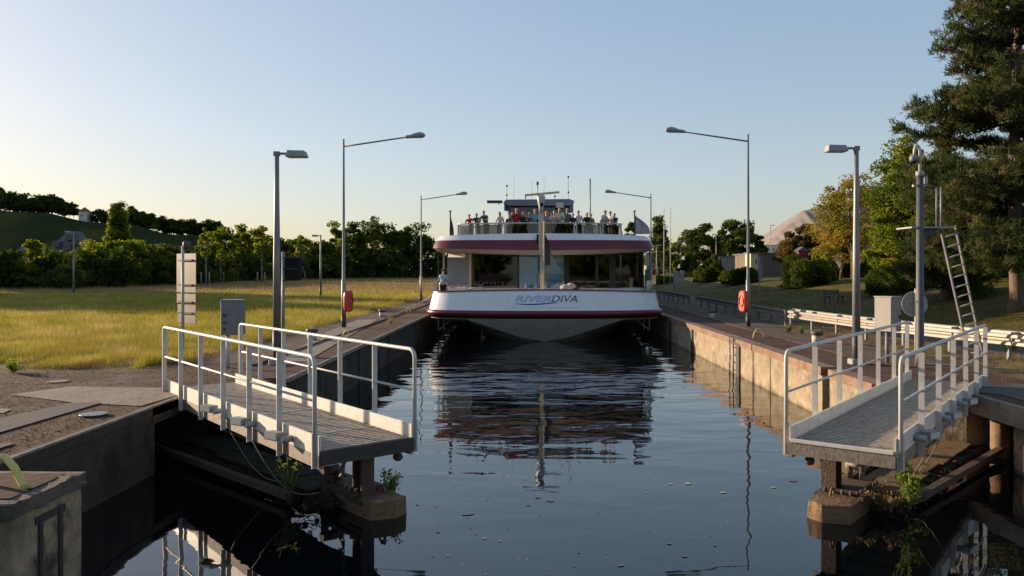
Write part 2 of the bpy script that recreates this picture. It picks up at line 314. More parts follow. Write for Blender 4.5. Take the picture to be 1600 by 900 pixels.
# ---------------------------------------------------------------- ground sheets
def ground_mat(side):
    m = bpy.data.materials.new('ground_'+side); m.use_nodes = True; N, L = nodes_of(m); p = N['Principled BSDF']; p.inputs['Roughness'].default_value = .95; p.inputs['Specular IOR Level'].default_value = .15
    g = N.new('ShaderNodeNewGeometry'); sep = N.new('ShaderNodeSeparateXYZ'); L.new(g.outputs['Position'], sep.inputs[0])
    def noise(s_, d=8, st=(1, 1, 1), ro=.62):
        mp = N.new('ShaderNodeMapping'); mp.inputs['Scale'].default_value = st; L.new(g.outputs['Position'], mp.inputs[0])
        n = N.new('ShaderNodeTexNoise'); n.inputs['Scale'].default_value = s_; n.inputs['Detail'].default_value = d; n.inputs['Roughness'].default_value = ro; L.new(mp.outputs[0], n.inputs[0]); return n.outputs[0]
    def ramp(v, a, b, ca=(0,0,0), cb=(1,1,1)):
        r = N.new('ShaderNodeValToRGB'); r.color_ramp.elements[0].position = a; r.color_ramp.elements[1].position = b
        r.color_ramp.elements[0].color = (*ca, 1); r.color_ramp.elements[1].color = (*cb, 1); L.new(v, r.inputs[0]); return r.outputs[0]
    def mix(f, a, b):
        mx = N.new('ShaderNodeMixRGB'); L.new(f, mx.inputs[0])
        for i, q in ((1, a), (2, b)):
            if isinstance(q, tuple): mx.inputs[i].default_value = (*q, 1)
            else: L.new(q, mx.inputs[i])
        return mx.outputs[0]
    def lin(src, a, b):                                 # 0 at a, 1 at b, wobbly
        mr = N.new('ShaderNodeMapRange'); mr.inputs['From Min'].default_value = a; mr.inputs['From Max'].default_value = b; L.new(src, mr.inputs['Value']); return mr.outputs[0]
    def wob(src, amp, s_=.5):
        ma = N.new('ShaderNodeMath'); ma.operation = 'MULTIPLY_ADD'; ma.inputs[1].default_value = amp; L.new(noise(s_, 8), ma.inputs[0]); L.new(src, ma.inputs[2]); return ma.outputs[0]
    def mul(a, b):
        q = N.new('ShaderNodeMath'); q.operation = 'MULTIPLY'; L.new(a, q.inputs[0]); L.new(b, q.inputs[1]); return q.outputs[0]
    earth = ramp(noise(1.1), .34, .66, (.05, .028, .019), (.12, .070, .047))
    earth = mix(ramp(noise(.5, 9), .55, .68), earth, (.15, .105, .075))
    earth = mix(ramp(noise(5, 8), .58, .7), earth, (.04, .029, .024))
    earth = mix(ramp(noise(30, 3), .60, .68), earth, (.22, .17, .13))
    earth = mix(ramp(noise(17, 3), .60, .68), earth, (.025, .018, .014))
    earth = mix(ramp(noise(.35, 6), .60, .70), earth, (.14, .13, .05)) if side == 'left' else earth
    if side == 'left':
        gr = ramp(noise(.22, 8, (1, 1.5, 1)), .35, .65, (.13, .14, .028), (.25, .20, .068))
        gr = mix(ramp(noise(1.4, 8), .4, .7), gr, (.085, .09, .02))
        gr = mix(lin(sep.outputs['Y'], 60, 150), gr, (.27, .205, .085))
        ax = lin(wob(sep.outputs['X'], 1.0, 1.2), -7.9-.1, -8.5); ay = lin(wob(sep.outputs['Y'], 2.0, .8), 18.9, 20.2)
        c = mix(mul(ax, ay), earth, gr)
    else:
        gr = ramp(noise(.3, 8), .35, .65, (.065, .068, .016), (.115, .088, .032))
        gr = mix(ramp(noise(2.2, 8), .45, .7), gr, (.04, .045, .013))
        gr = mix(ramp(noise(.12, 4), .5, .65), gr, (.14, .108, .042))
        ax = lin(wob(sep.outputs['X'], 1.6, .9), 14.2, 15.4)
        road = ramp(noise(1.6, 8), .35, .65, (.11, .085, .066), (.155, .125, .10))
        rr = mul(lin(wob(sep.outputs['X'], .5, .9), 12.9, 13.2), lin(sep.outputs['Y'], 10, 14))
        e2 = mix(ramp(noise(.9, 7), .45, .62), earth, (.17, .15, .06))
        c = mix(lin(wob(sep.outputs['X'], .6, .9), 10.6, 10.9), earth, e2)
        c = mix(rr, c, road)
        c = mix(mul(ax, lin(wob(sep.outputs['Y'], 2.5, .6), 23.5, 25)), c, gr)
    L.new(c, p.inputs['Base Color'])
    b = N.new('ShaderNodeBump'); b.inputs['Strength'].default_value = .8; b.inputs['Distance'].default_value = .04; L.new(noise(6, 10), b.inputs['Height']); L.new(b.outputs[0], p.inputs['Normal'])
    return m
LX = [(-400, -6.3), (7.55, -6.3), (7.6, -5.02), (8.95, -5.02), (9.0, -6.3), (14.85, -6.3), (15.7, -5.7), (16.7, -5.12), (700, -5.12)]   # left quay outline (y, x)
RX = [(-400, 8.24), (14.75, 8.24), (15.5, 7.75), (15.9, 6.9), (700, 6.9)]
def edge_x(T, y): return np.interp(y, [a for a, b in T], [b for a, b in T])
ys = sorted(set([a for a, b in LX]+[a for a, b in RX]+list(np.arange(-20, 60, 1.0))+list(np.arange(60, 260, 5.0))+list(np.arange(260, 700, 40))+list(np.arange(-400, -20, 40))))
ss = np.concatenate([np.arange(0, 3, .5), np.arange(3, 40, 1), np.arange(40, 120, 6), np.array([120, 160, 220, 300, 450, 700, 1100, 1800, 3000])])
for side, T, sg in (('left', LX, -1), ('right', RX, 1)):
    P = np.zeros((len(ys), len(ss), 3))
    for i, y in enumerate(ys):
        e = float(edge_x(T, y)); x = e+sg*(ss+.10)
        P[i, :, 0] = x; P[i, :, 1] = y; P[i, :, 2] = H(x, y)
    if sg < 0: P = P[:, ::-1]
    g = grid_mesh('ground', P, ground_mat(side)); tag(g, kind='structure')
# far ground closing the lock channel behind the ship
g = MB().add([(-5.5, 250, 0), (7.3, 250, 0), (7.3, 700, 0), (-5.5, 700, 0)], [(0, 1, 2, 3)]).build('ground', ground_mat('left')); tag(g, kind='structure')
far = MB().add([(-4000, 699, -.05), (4000, 699, -.05), (4000, 6000, -.05), (-4000, 6000, -.05)], [(0, 1, 2, 3)]).build('ground', M['wallgrey'] if False else mat('far_fields', (.12, .13, .04), (.20, .17, .07), .01, .95, spec=0)); tag(far, kind='structure')

# water ---------------------------------------------------------------------------------
def water_mat():
    m = bpy.data.materials.new('canal_water'); m.use_nodes = True; N, L = nodes_of(m); p = N['Principled BSDF']
    p.inputs['Base Color'].default_value = (.002, .004, .005, 1); p.inputs['Roughness'].default_value = .015; p.inputs['IOR'].default_value = 1.48; p.inputs['Specular IOR Level'].default_value = .95
    g = N.new('ShaderNodeNewGeometry'); sep = N.new('ShaderNodeSeparateXYZ'); L.new(g.outputs['Position'], sep.inputs[0])
    def noise(s_, d, st):
        mp = N.new('ShaderNodeMapping'); mp.inputs['Scale'].default_value = st; L.new(g.outputs['Position'], mp.inputs[0])
        n = N.new('ShaderNodeTexNoise'); n.inputs['Scale'].default_value = s_; n.inputs['Detail'].default_value = d; n.inputs['Roughness'].default_value = .45; n.inputs['Distortion'].default_value = .4; L.new(mp.outputs[0], n.inputs[0]); return n.outputs[0]
    def ma(op, a, b=None, c=None):
        q = N.new('ShaderNodeMath'); q.operation = op
        for i, x in enumerate((a, b, c)):
            if x is None: continue
            if isinstance(x, (int, float)): q.inputs[i].default_value = x
            else: L.new(x, q.inputs[i])
        return q.outputs[0]
    h = ma('ADD', ma('MULTIPLY', noise(.62, 2, (.7, 1.35, 1)), 1.0), ma('MULTIPLY', noise(2.2, 2, (.6, 1.25, 1)), .13))
    mr = N.new('ShaderNodeMapRange'); mr.inputs['From Min'].default_value = 8; mr.inputs['From Max'].default_value = 24; mr.inputs['To Min'].default_value = .10; mr.inputs['To Max'].default_value = 1.0; L.new(sep.outputs['Y'], mr.inputs['Value'])
    h = ma('MULTIPLY', h, mr.outputs[0])
    b = N.new('ShaderNodeBump'); b.inputs['Strength'].default_value = 1.0; b.inputs['Distance'].default_value = .048; L.new(h, b.inputs['Height']); L.new(b.outputs[0], p.inputs['Normal'])
    return m
w = MB().add([(-9.5, -400, WZ), (12, -400, WZ), (12, 255, WZ), (-9.5, 255, WZ)], [(0, 1, 2, 3)]).build('water', water_mat()); tag(w, kind='structure')

# ---------------------------------------------------------------- quay walls
def prism_thing(name, label, cat, poly, z0, z1, m):
    o = MB().prism(poly, z0, z1).build(name, m); return tag(o, label, cat)
def wallthing(label, poly, zt, m, copings, grooves=()):
    r = empty('lock_wall', (poly[0][0], poly[0][1], WZ), label, 'lock wall')
    MB().prism(poly, WZ-1.5, zt).build('wall_body', m, r)
    for cp, z0, z1, mm in copings: MB().prism(cp, z0, z1).build('coping', mm, r)
    for gq in grooves: MB().box(*gq).build('groove', M['void'], r)
    return r
# left: long chamber wall, near approach wall, slab over the gate recess, near pier
wl = wallthing('dark brown shaded lock wall left of the ship, running away from the left gangway', [(-5.1, 16.7), (-5.1, 250), (-5.6, 250), (-5.6, 16.7)], -.1, M['wall_shade'],
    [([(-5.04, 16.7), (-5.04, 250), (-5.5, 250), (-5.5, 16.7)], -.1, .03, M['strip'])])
me_ = MB()
for y0, y1 in ((16.7, 120),): me_.box(-5.05, -4.99, y0, y1, -.06, .034)
me_.build('edge_strip', M['edge'], wl)
mg = MB()
for y in (19.0, 24.2, 29.5, 36.5, 44.0): mg.box(-5.11, -5.06, y, y+.32, WZ-.5, -.1)
mg.build('recess_slots', M['void'], wl)
r = wallthing('dark stained concrete approach wall in the left foreground below the pale slab', [(-6.3, -60), (-6.3, 13.5), (-6.9, 13.5), (-6.9, -60)], -.16, M['wall_shade'],
    [([(-6.28, -60), (-6.28, 14.85), (-6.39, 14.85), (-6.39, -60)], -.16, .006, M['wall_shade']), ([(-6.275, -60), (-6.275, 14.85), (-6.31, 14.85), (-6.31, -60)], -.02, .012, M['edge'])])
MB().prism([(-6.9, 13.5), (-8.6, 13.5), (-8.6, 16.9), (-5.1, 16.9), (-5.1, 16.7), (-8.3, 16.7), (-8.3, 13.7), (-6.9, 13.7)], WZ-1, -.3).build('recess_wall', M['wall_shade'], r)
MB().prism([(-6.28, 13.4), (-6.28, 14.85), (-5.68, 15.7), (-5.1, 16.68), (-8.6, 16.68), (-8.6, 13.4)], -.3, -.02).build('overhanging_slab', M['wall_shade'], r)
pr = empty('concrete_pier', (-6, 8.3, WZ), 'square weathered concrete pier in the bottom left corner', 'pier')
MB().prism([(-5.0, 7.75), (-5.0, 8.95), (-12, 9.3), (-12, 7.1)], WZ-1.5, .0-.12).build('pier_body', concrete_wall('pier_concrete', (.12, .09, .06), (.42, .31, .19), (.05, .038, .028), False), pr)
MB().prism([(-4.97, 7.72), (-4.97, 8.98), (-12, 9.33), (-12, 7.07)], -.12, .03).build('pier_cap', concrete_wall('pier_cap_concrete', (.05, .04, .032), (.17, .135, .10), (.03, .025, .02), False), pr, rough=.009, cuts=14)
MB().prism([(-5.12, 7.9), (-5.12, 8.85), (-12, 9.2), (-12, 7.3)], .03, .037).build('pier_top', M['strip'], pr)
mm = MB(); 
for y in (8.15, 8.5): mm.box(-5.0, -4.975, y, y+.06, WZ-.3, -.25)
mm.box(-5.005, -4.985, 8.1, 8.62, -.3, -.22); mm.build('iron_frame', M['void'], pr)
# right
wr = wallthing('sunlit tan concrete lock wall on the right with a rusty top edge', [(6.94, 18.65), (6.94, 250), (7.4, 250), (7.4, 18.65)], -.17, M['wall_sun'],
    [([(6.9, 18.65), (6.9, 250), (7.3, 250), (7.3, 18.65)], -.17, .03, M['coping'])])
mg = MB()
for y in (33.0, 38.0, 46): mg.box(6.88, 6.93, y, y+.3, WZ-.5, -.17)
for y in (22.6,): mg.box(6.925, 6.95, y, y+.03, WZ-.5, -.17)
mg.build('joints', M['void'], wr)
wallthing('short tan concrete wall block between the right gangway and the dark slot', [(6.94, 15.92), (6.94, 18.2), (7.4, 18.2), (7.4, 15.92)], -.17, M['wall_sun'],
    [([(6.9, 15.9), (6.9, 18.2), (7.3, 18.2), (7.3, 15.9)], -.17, .03, M['coping'])], [(7.2, 7.4, 18.2, 18.65, WZ-1, 0)])
r = wallthing('tan concrete approach wall at the right edge of the photo under a dark slab', [(8.3, -60), (8.3, 13.55), (9, 13.55), (9, -60)], -.34, M['wall_sun'],
    [([(8.22, -60), (8.22, 14.75), (8.33, 14.75), (8.33, -60)], -.34, .012, M['slab'])])
MB().prism([(9, 13.55), (10.6, 13.55), (10.6, 16.3), (6.94, 16.3), (6.94, 15.93), (10.2, 15.93), (10.2, 13.8), (9, 13.8)], WZ-1, -.3).build('recess_wall', M['wall_shade'], r)
MB().prism([(8.24, 13.4), (8.24, 14.75), (7.75, 15.5), (6.92, 15.9), (10.6, 15.9), (10.6, 13.4)], -.3, -.02).build('overhanging_slab', M['wall_shade'], r)
MB().prism([(7.5, 15.88), (8.9, 15.88), (8.9, 15.2), (8.3, 15.0), (7.7, 15.4)], WZ-1, -.3).build('quoin_block', M['wall_sun'], r)
MB().tube([(8.75, 14.7, WZ-.5), (8.75, 14.7, -.3)], .16, 12).build('quoin_post', M['timber'], r)
# ladder recess with ladder on the right wall
lr = empty('wall_ladder', (6.88, 26.2, -.6), 'galvanised ladder set into the sunlit right lock wall', 'ladder')
q = MB(); q.box(6.885, 6.936, 25.75, 26.15, WZ-.5, -.1); q.build('recess', M['void'], lr)
q = MB(); q.tube([(6.84, 26.3, WZ-.4), (6.84, 26.3, .05)], .03, 6); q.tube([(6.84, 26.75, WZ-.4), (6.84, 26.75, .05)], .03, 6)
for i in range(6): q.tube([(6.84, 26.3, WZ-.1+i*.25), (6.84, 26.75, WZ-.1+i*.25)], .018, 6)
q.build('rails_and_rungs', M['galv'], lr)
# surfaced strips on the quays (sheets 4 mm above the ground)
def sheet(name, poly, z, m):
    n = len(poly); ar = sum(poly[i][0]*poly[(i+1) % n][1]-poly[(i+1) % n][0]*poly[i][1] for i in range(n))
    if ar < 0: poly = poly[::-1]
    o = MB().add([(x, y, z) for x, y in poly], [list(range(n))]).build(name, m); return tag(o, kind='structure')
sheet('quay_strip', [(-5.45, 17.2), (-5.45, 200), (-6.5, 200), (-6.5, 17.2)], .005, M['strip'])
sheet('path', [(-6.52, 19.5), (-6.52, 200), (-8.3, 200), (-8.3, 19.5)], .009, M['path'])
sheet('quay_strip', [(7.25, 16.6), (7.25, 200), (8.55, 200), (8.55, 16.6)], .005, M['strip'])
sheet('path', [(8.6, 19.2), (8.6, 200), (10.3, 200), (10.3, 17.6)], .009, M['path'])
MB().box(8.55, 8.61, 19, 200, .0, .03).build('kerb', M['strip'])['kind'] = 'structure'
MB().box(-6.56, -6.48, 19, 200, .0, .05).build('kerb', M['strip'])['kind'] = 'structure'
def pts(*a): return [tuple(G(x, y)[:2]) for x, y in a]
sheet('concrete_slab', pts((16, 618), (110, 605), (262, 607), (284, 617), (219, 636), (112, 630)), .013, M['slab'])
sheet('cover_strip', pts((-40, 690), (-40, 665), (112, 631), (160, 631)), .018, M['darkslab'])
sheet('concrete_slab', pts((-40, 645), (-20, 638), (17, 641), (5, 647)), .013, M['slab'])
sheet('cover_strip', pts((-30, 712), (-20, 700), (15, 693), (22, 696)), .018, M['darkslab'])
sheet('concrete_slab', pts((510, 520), (430, 566), (478, 566), (590, 500), (560, 500)), .017, M['slab'])
mp_ = G(146, 650)
o = MB().tube([(mp_.x, mp_.y, .02), (mp_.x, mp_.y, .035)], .2, 24).build('manhole_cover', M['galv']); tag(o, 'round pale metal manhole cover in the left foreground paving', 'manhole cover')
o = MB().tube([(G(90, 597).x, G(90, 597).y, .0), (G(90, 597).x, G(90, 597).y, .02)], .2, 20).build('manhole_cover', M['slab']); tag(o, 'small round pale cover in the brown ground behind the concrete slab', 'manhole cover')
# tan sunlit apron and dark plate at the right
sheet('concrete_slab', [(8.72, 14.6), (8.3, 15.1), (7.6, 15.9), (12, 15.9), (12, 12.5), (8.72, 12.5)], .013, M['darkslab'])
sheet('concrete_slab', [(12.2, 17.2), (12.2, 17.5), (22, 17.9), (22, 17.5)], .02, M['slab'])

# ---------------------------------------------------------------- gangways on the mitre gates
def gangway(A, B, C, D, label, side):
    """A pivot outer, B pivot inner, C tip inner, D tip outer (outer = away from the lock chamber's middle of the pair)."""
    Z = .05; A, B, C, D = [Vector((*p, 0)) for p in (A, B, C, D)]
    r = empty('gangway', ((A+C)/2+Vector((0, 0, Z)))[:], label, 'gangway', 'gangways on the lock gates')
    u = ((A-D)+(B-C)).normalized(); n = (A-B); n = (n-u*n.dot(u)).normalized(); Lg = (A-D).length; Wd = abs((A-B).dot(n))
    O = C.copy()                                               # inner tip corner
    def pt(s, t, z): return O+u*s+n*t+Vector((0, 0, z))
    sheetm = MB(); sheetm.obox(pt(Lg/2, Wd/2, Z-.05), u, n, (0, 0, 1), Lg/2, Wd/2-.02, .008); 
    q = MB(); k = int(Lg/.10)
    for i in range(k): q.obox(pt((i+.5)*Lg/k, Wd/2, Z-.015), u, n, (0, 0, 1), .024, Wd/2-.03, .015)
    for i in range(9): q.obox(pt(Lg/2, .06+(Wd-.12)*i/8, Z-.02), u, n, (0, 0, 1), Lg/2, .006, .012)
    for i in range(1, 7): q.obox(pt(i*Lg/7, Wd/2, Z-.012), u, n, (0, 0, 1), .025, Wd/2-.03, .0165)
    q.build('grating', M['grate'], r); sheetm.build('under_plate', M['void'], r)
    q = MB()
    for t in (.0, Wd): q.obox(pt(Lg/2, t, Z-.15), u, n, (0, 0, 1), Lg/2, .025, .085)
    q.build('side_beam', M['beam'], r)
    MB().obox(pt(.0, Wd/2, Z-.10), u, n, (0, 0, 1), .03, Wd/2+.02, .09).build('end_beam', M['void'] if side < 0 else M['beam'], r)
    if side > 0: MB().obox(pt(-.02, Wd/2, Z+.0), u, n, (0, 0, 1), .025, Wd/2, .02).build('end_lip', M['cream'], r)
    for t, sg in ((0, -1), (Wd, 1)):
        MB().obox(pt(Lg/2, t+sg*.012, Z+.055), u, n, (0, 0, 1), Lg/2, .012, .12).build('toe_board', M['cream'], r)
        tt = t+sg*.072; rl = MB()
        c0, c1 = .03, Lg-.03; ht = Z+1.17; rr = .12
        P_ = [pt(c0, tt, Z-.2), pt(c0, tt, ht-rr)]+[pt(c0+rr*(1-math.cos(a)), tt, ht-rr+rr*math.sin(a)) for a in (.4, .8, 1.2)]+[pt(c0+rr, tt, ht), pt(c1-rr, tt, ht)]
        P_ += [pt(c1-rr*(1-math.cos(a)), tt, ht-rr+rr*math.sin(a)) for a in (1.2, .8, .4)]+[pt(c1, tt, ht-rr), pt(c1, tt, Z-.1)]
        rl.tube(P_, .027, 10); rl.build('handrail', M['white'], r)
        MB().tube([pt(c0, tt, Z+.62), pt(c1, tt, Z+.62)], .018, 8).build('mid_rail', M['white'], r)
        for i in range(7):
            s_ = .12+(Lg-.24)*i/6 if i in (0, 6) else .03+(Lg-.06)*i/6
            if i == 0: continue
            MB().obox(pt(s_, tt, Z+.44), u, n, (0, 0, 1), .008, .038, .70).build('post', M['white'], r)
        MB().obox(pt(.03, tt, Z+.0), u, n, (0, 0, 1), .010, .04, .22).build('post', M['white'], r)
    # floodlights on the outer side
    for s_ in ((1.0, 2.3, 3.7) if side < 0 else (1.2, 3.0, 4.6)):
        q = MB(); t = Wd+.13; q.obox(pt(s_, t+.06, Z+.05), (u*.9+n*.3), n, (0, 0, 1), .13, .06, .055); f = q.build('floodlight', M['cabinetlight'] if side < 0 else M['cabinet'], r)
        MB().tube([pt(s_-.17, t-.1, Z+.02), pt(s_-.17, t+.05, Z+.02)], .045, 10).build('bracket', M['lampgrey'], f)
        MB().obox(pt(s_, t+.123, Z+.05), (u*.9+n*.3), n, (0, 0, 1), .11, .004, .04).build('lens', M['glassy'], f)
    # hanging bracket under the tip
    q = MB(); e = pt(.15, .12 if side < 0 else .2, Z-.28); q.tube([e+Vector((0, 0, .1)), e], .03, 8); q.ball(tuple(e), .07, .07, .06, 8, 6); q.build('buffer', M['rust'], r)
    # cables drooping from the beam
    for s_, L_ in ((2.35, .75), (3.3, .6)):
        a = pt(s_, Wd+.05, Z-.15); b_ = pt(s_-.9, Wd*.5, WZ+.25); q = MB()
        q.tube([a.lerp(b_, t)+Vector((0, 0, -.35*math.sin(math.pi*t))) for t in [i/8 for i in range(9)]], .009, 5)
        q.build('cable', M['beam'], r)
    return r, pt, u, n, Lg, Wd
gl = gangway((-6.8, 15.1), (-5.8, 15.93), (-1.55, 10.75), (-2.52, 9.86), 'white railed gangway over the left lock gate, cream toe boards and floodlights, brown grating', -1)
gr_ = gangway((8.97, 15.7), (7.95, 16.46), (3.51, 10.56), (4.46, 9.72), 'white railed gangway over the right lock gate, grey shaded grating, beside the ladder platform', 1)
def gate(P, T, side, label, post_at):
    """One leaf of the mitre gate, top just above the water. P pivot, T tip."""
    rng = random.Random(5+side); P = Vector((*P, 0)); T = Vector((*T, 0)); u = (P-T).normalized(); n = Vector((u.y, -u.x, 0))
    if n.x*side < 0: n = -n                                   # towards the outer bank
    Lg = (P-T).length; r = empty('lock_gate', (T.x, T.y, WZ), label, 'lock gate', 'leaves of the mitre gate')
    def pt(s, t, z): return T+u*s+n*t+Vector((0, 0, z))
    q = MB(); q.prism([tuple(pt(s, t, 0)[:2]) for s, t in ((1.0, -.12), (Lg, -.15), (Lg, .95), (2.6, .75), (1.0, .55))], WZ-1.2, WZ+.14); q.build('gate_body', M['mud'], r)
    q = MB(); q.prism([tuple(pt(s, t, 0)[:2]) for s, t in ((0, .12), (.1, -.12), (1.15, -.12), (1.15, .42), (.16, .45))], WZ-1, WZ+.25); q.build('timber_tip', M['timber'], r, rough=.006, cuts=5)
    q = MB(); q.obox(pt(.95, .2, WZ+.28), u, n, (0, 0, 1), .45, .3, .03); q.build('tip_plate', M['rust'], r)
    for i in range(7): MB().tube([pt(.55+.13*i, .42, WZ+.3), pt(.55+.13*i, .42, WZ+.36)], .025, 6).build('bolt', M['rust'], r)
    for i in range(4): MB().tube([pt(.5, -.02+.12*i, WZ+.3), pt(.5, -.02+.12*i, WZ+.36)], .025, 6).build('bolt', M['rust'], r)
    q = MB(); c = pt(.3, .15, WZ+.25); q.tube([c+u*.07*math.cos(a)*1.0+Vector((0, 0, .04+.09*math.sin(a)+.03)) for a in [math.pi*i/8 for i in range(9)]], .018, 6); q.build('lifting_eye', M['timber'], r)
    # post carrying the gangway: H section
    c = Vector((*post_at, 0)); q = MB(); z0, z1 = WZ+.2, -.12
    q.obox(c+Vector((0, 0, (z0+z1)/2)), u, n, (0, 0, 1), .11, .012, (z1-z0)/2)
    for s in (-.11, .11): q.obox(c+u*s+Vector((0, 0, (z0+z1)/2)), u, n, (0, 0, 1), .012, .105, (z1-z0)/2)
    q.build('post', M['rust'], r)
    MB().obox(c+Vector((0, 0, WZ+.2)), u, n, (0, 0, 1), .2, .18, .03).build('base_plate', M['rust'], r)
    c2 = pt(2.9, .3, 0); q = MB(); q.obox(c2+Vector((0, 0, -.5)), u, n, (0, 0, 1), .06, .06, .45); q.build('post', M['void'], r)
    # trunnion bracket
    c3 = c+u*.75+n*.1; q = MB()
    for s in (-.09, .09):
        q.add([tuple(c3+n*s+u*-.16+Vector((0, 0, WZ+.2))), tuple(c3+n*s+u*.16+Vector((0, 0, WZ+.2))), tuple(c3+n*s+u*.05+Vector((0, 0, WZ+.5))), tuple(c3+n*s-u*.05+Vector((0, 0, WZ+.5)))], [(0, 1, 2, 3), (3, 2, 1, 0)])
        q.obox(c3+n*s+Vector((0, 0, WZ+.33)), u, n, (0, 0, 1), .09, .015, .15)
    q.tube([c3-n*.14+Vector((0, 0, WZ+.48)), c3+n*.14+Vector((0, 0, WZ+.48))], .07, 10); q.build('bracket', M['rust'] if side < 0 else M['beam'], r)
    # walkway plates and rusty clutter
    q = MB()
    for i in range(6): q.obox(pt(1.9+i*.8, .33+rng.uniform(-.06, .06), WZ+.17+rng.uniform(0, .02)), u+n*rng.uniform(-.05, .05), n, (rng.uniform(-.04, .04), rng.uniform(-.04, .04), 1), .38, .36, .012)
    q.build('top_plates', M['timber'] if side > 0 else M['mud'], r)
    q = MB(); q.bar(pt(1.6, .9, WZ+.13), pt(Lg-.4, 1.25, WZ+.16), .12, .1); q.bar(pt(1.5, -.12, WZ+.2), pt(Lg, -.12, WZ+.2), .08, .1)
    q.build('waling_beams', M['rust'], r)
    q = MB()
    for i in range(140):
        s = rng.uniform(.8, Lg-.6); t = rng.choice([rng.uniform(.55, 1.0), rng.uniform(-.3, -.1), rng.uniform(.4, .9)]); q.ball(tuple(pt(s, t, WZ+rng.uniform(-.02, .16))), rng.uniform(.02, .09), rng.uniform(.02, .09), rng.uniform(.015, .05), 6, 4, .3, rng)
    q.build('silt_clumps', M['mud'], r)['kind'] = 'stuff'
    q = MB()                                                      # roots and straw hanging from the edge
    for i in range(160):
        s = rng.uniform(.8, 3.6); t = rng.uniform(.5, .85) if rng.random() < .75 else rng.uniform(-.25, -.12); a = pt(s, t, WZ+.15); q.tube([a, a+n*rng.uniform(0, .12)+u*rng.uniform(-.1, .1)+Vector((0, 0, rng.uniform(-.05, .06))), a+n*rng.uniform(.05, .25)+u*rng.uniform(-.15, .15)+Vector((0, 0, rng.uniform(-.2, -.05)))], .006, 3)
    q.build('roots', M['mud'], r)['kind'] = 'stuff'
    return r, pt
gtl, ptl = gate((-6.6, 16.3), (-1.72, 11.15), -1, 'mud covered left lock gate leaf with tan timber tip, in deep shade', (-2.32, 11.35))
gtr, ptr = gate((8.4, 16.1), (3.95, 10.95), 1, 'right lock gate leaf with rusty plates, partly sunlit, under the shaded gangway', (4.45, 11.6))
# rope / chain hanging from the left gangway tip
q = MB(); a = Vector((-2.55, 11.2, -.2)); b_ = Vector((-2.75, 11.75, WZ+.3))
q.tube([a.lerp(b_, i/14)+Vector((.03*math.sin(i*1.9), 0, -.08*math.sin(math.pi*i/14))) for i in range(15)], [.022+.010*math.sin(i*2.6) for i in range(15)], 6)
tag(q.build('chain', M['beam']), 'rusty chain hanging from the left gangway to its gate', 'chain')
# ---------------------------------------------------------------- the river cruise ship
BX = .9                                              # ship's centre line
ship = empty('cruise_ship', (BX, 37.5, WZ), 'wide white river cruise ship with maroon bands filling the lock, passengers on its top deck', 'ship')
def outline(hw, yf, L, n=3.2, yb=118, k=28):
    """half bow outline from the port side aft, round the bow, to starboard aft: list of (x, y)"""
    ts = []
    for i in range(k+1):
        a = math.pi*i/k; c = math.cos(a); s = math.sin(a)
        x = -hw*math.copysign(abs(c)**(2/n), c); y = yf+L*(1-abs(s)**(2/n)); ts.append((BX+x, y))
    return [(BX-hw, yb)]+ts+[(BX+hw, yb)]
def bow_y(x, hw, yf, L, n=3.2):
    t = min(1, abs((x-BX)/hw)); return yf+L*(1-(1-t**n)**(1/n))
def loft(mb, rows, smooth=True, flip=False):
    b = len(mb.v); n = len(rows[0])
    for r in rows: mb.v += [tuple(p) for p in r]
    for i in range(len(rows)-1):
        for j in range(n-1):
            f = [b+i*n+j, b+i*n+j+1, b+(i+1)*n+j+1, b+(i+1)*n+j]
            mb.f.append(f[::-1] if flip else f); mb.sm.append(smooth); mb.mi.append(mb.cm)
def ring(hw, yf, L, zc, zs, n=3.2, k=40):
    """outline lifted to zc at the middle, zs at the sides"""
    out = []
    for x, y in outline(hw, yf, L, n, k=k):
        t = abs((x-BX)/hw); out.append((x, y, zc+(zs-zc)*t*t))
    return out
# bulwark: flares outward towards the belt
TOP = ring(5.50, 37.75, 2.1, 1.37, 1.25); LOW = ring(5.68, 37.35, 2.3, .38, .40)
q = MB(); loft(q, [TOP, LOW], flip=False); hull = q.build('bulwark', M['shipwhite'], ship)
q = MB(); inn = ring(5.40, 37.9, 2.05, 1.37, 1.25); low_in = [(x, y+.1, .65) for x, y, z in inn]; loft(q, [low_in, inn, TOP]); q.build('bulwark_inside', M['shipwhite'], ship)
q = MB(); t1 = ring(5.54, 37.70, 2.1, 1.385, 1.265); t2 = ring(5.54, 37.70, 2.1, 1.335, 1.215); t0 = ring(5.36, 37.95, 2.05, 1.387, 1.267)
loft(q, [t0, t1, t2]); q.build('bulwark_capping', M['shipmaroon'], ship)
b0 = ring(5.68, 37.34, 2.3, .39, .41); b1 = ring(5.78, 37.24, 2.35, .36, .38); b2 = ring(5.80, 37.22, 2.35, .20, .22); b3 = ring(5.66, 37.36, 2.3, .10, .12)
q = MB(); loft(q, [b0, b1, b2, b3]); q.build('rubbing_belt', M['shipmaroon'], ship)
q = MB(); k1 = ring(5.67, 37.35, 2.3, .11, .13); k2 = ring(5.6, 37.45, 2.3, .0, .02); loft(q, [k1, k2]); q.build('belt_shadow_strake', M['shipblack'], ship)
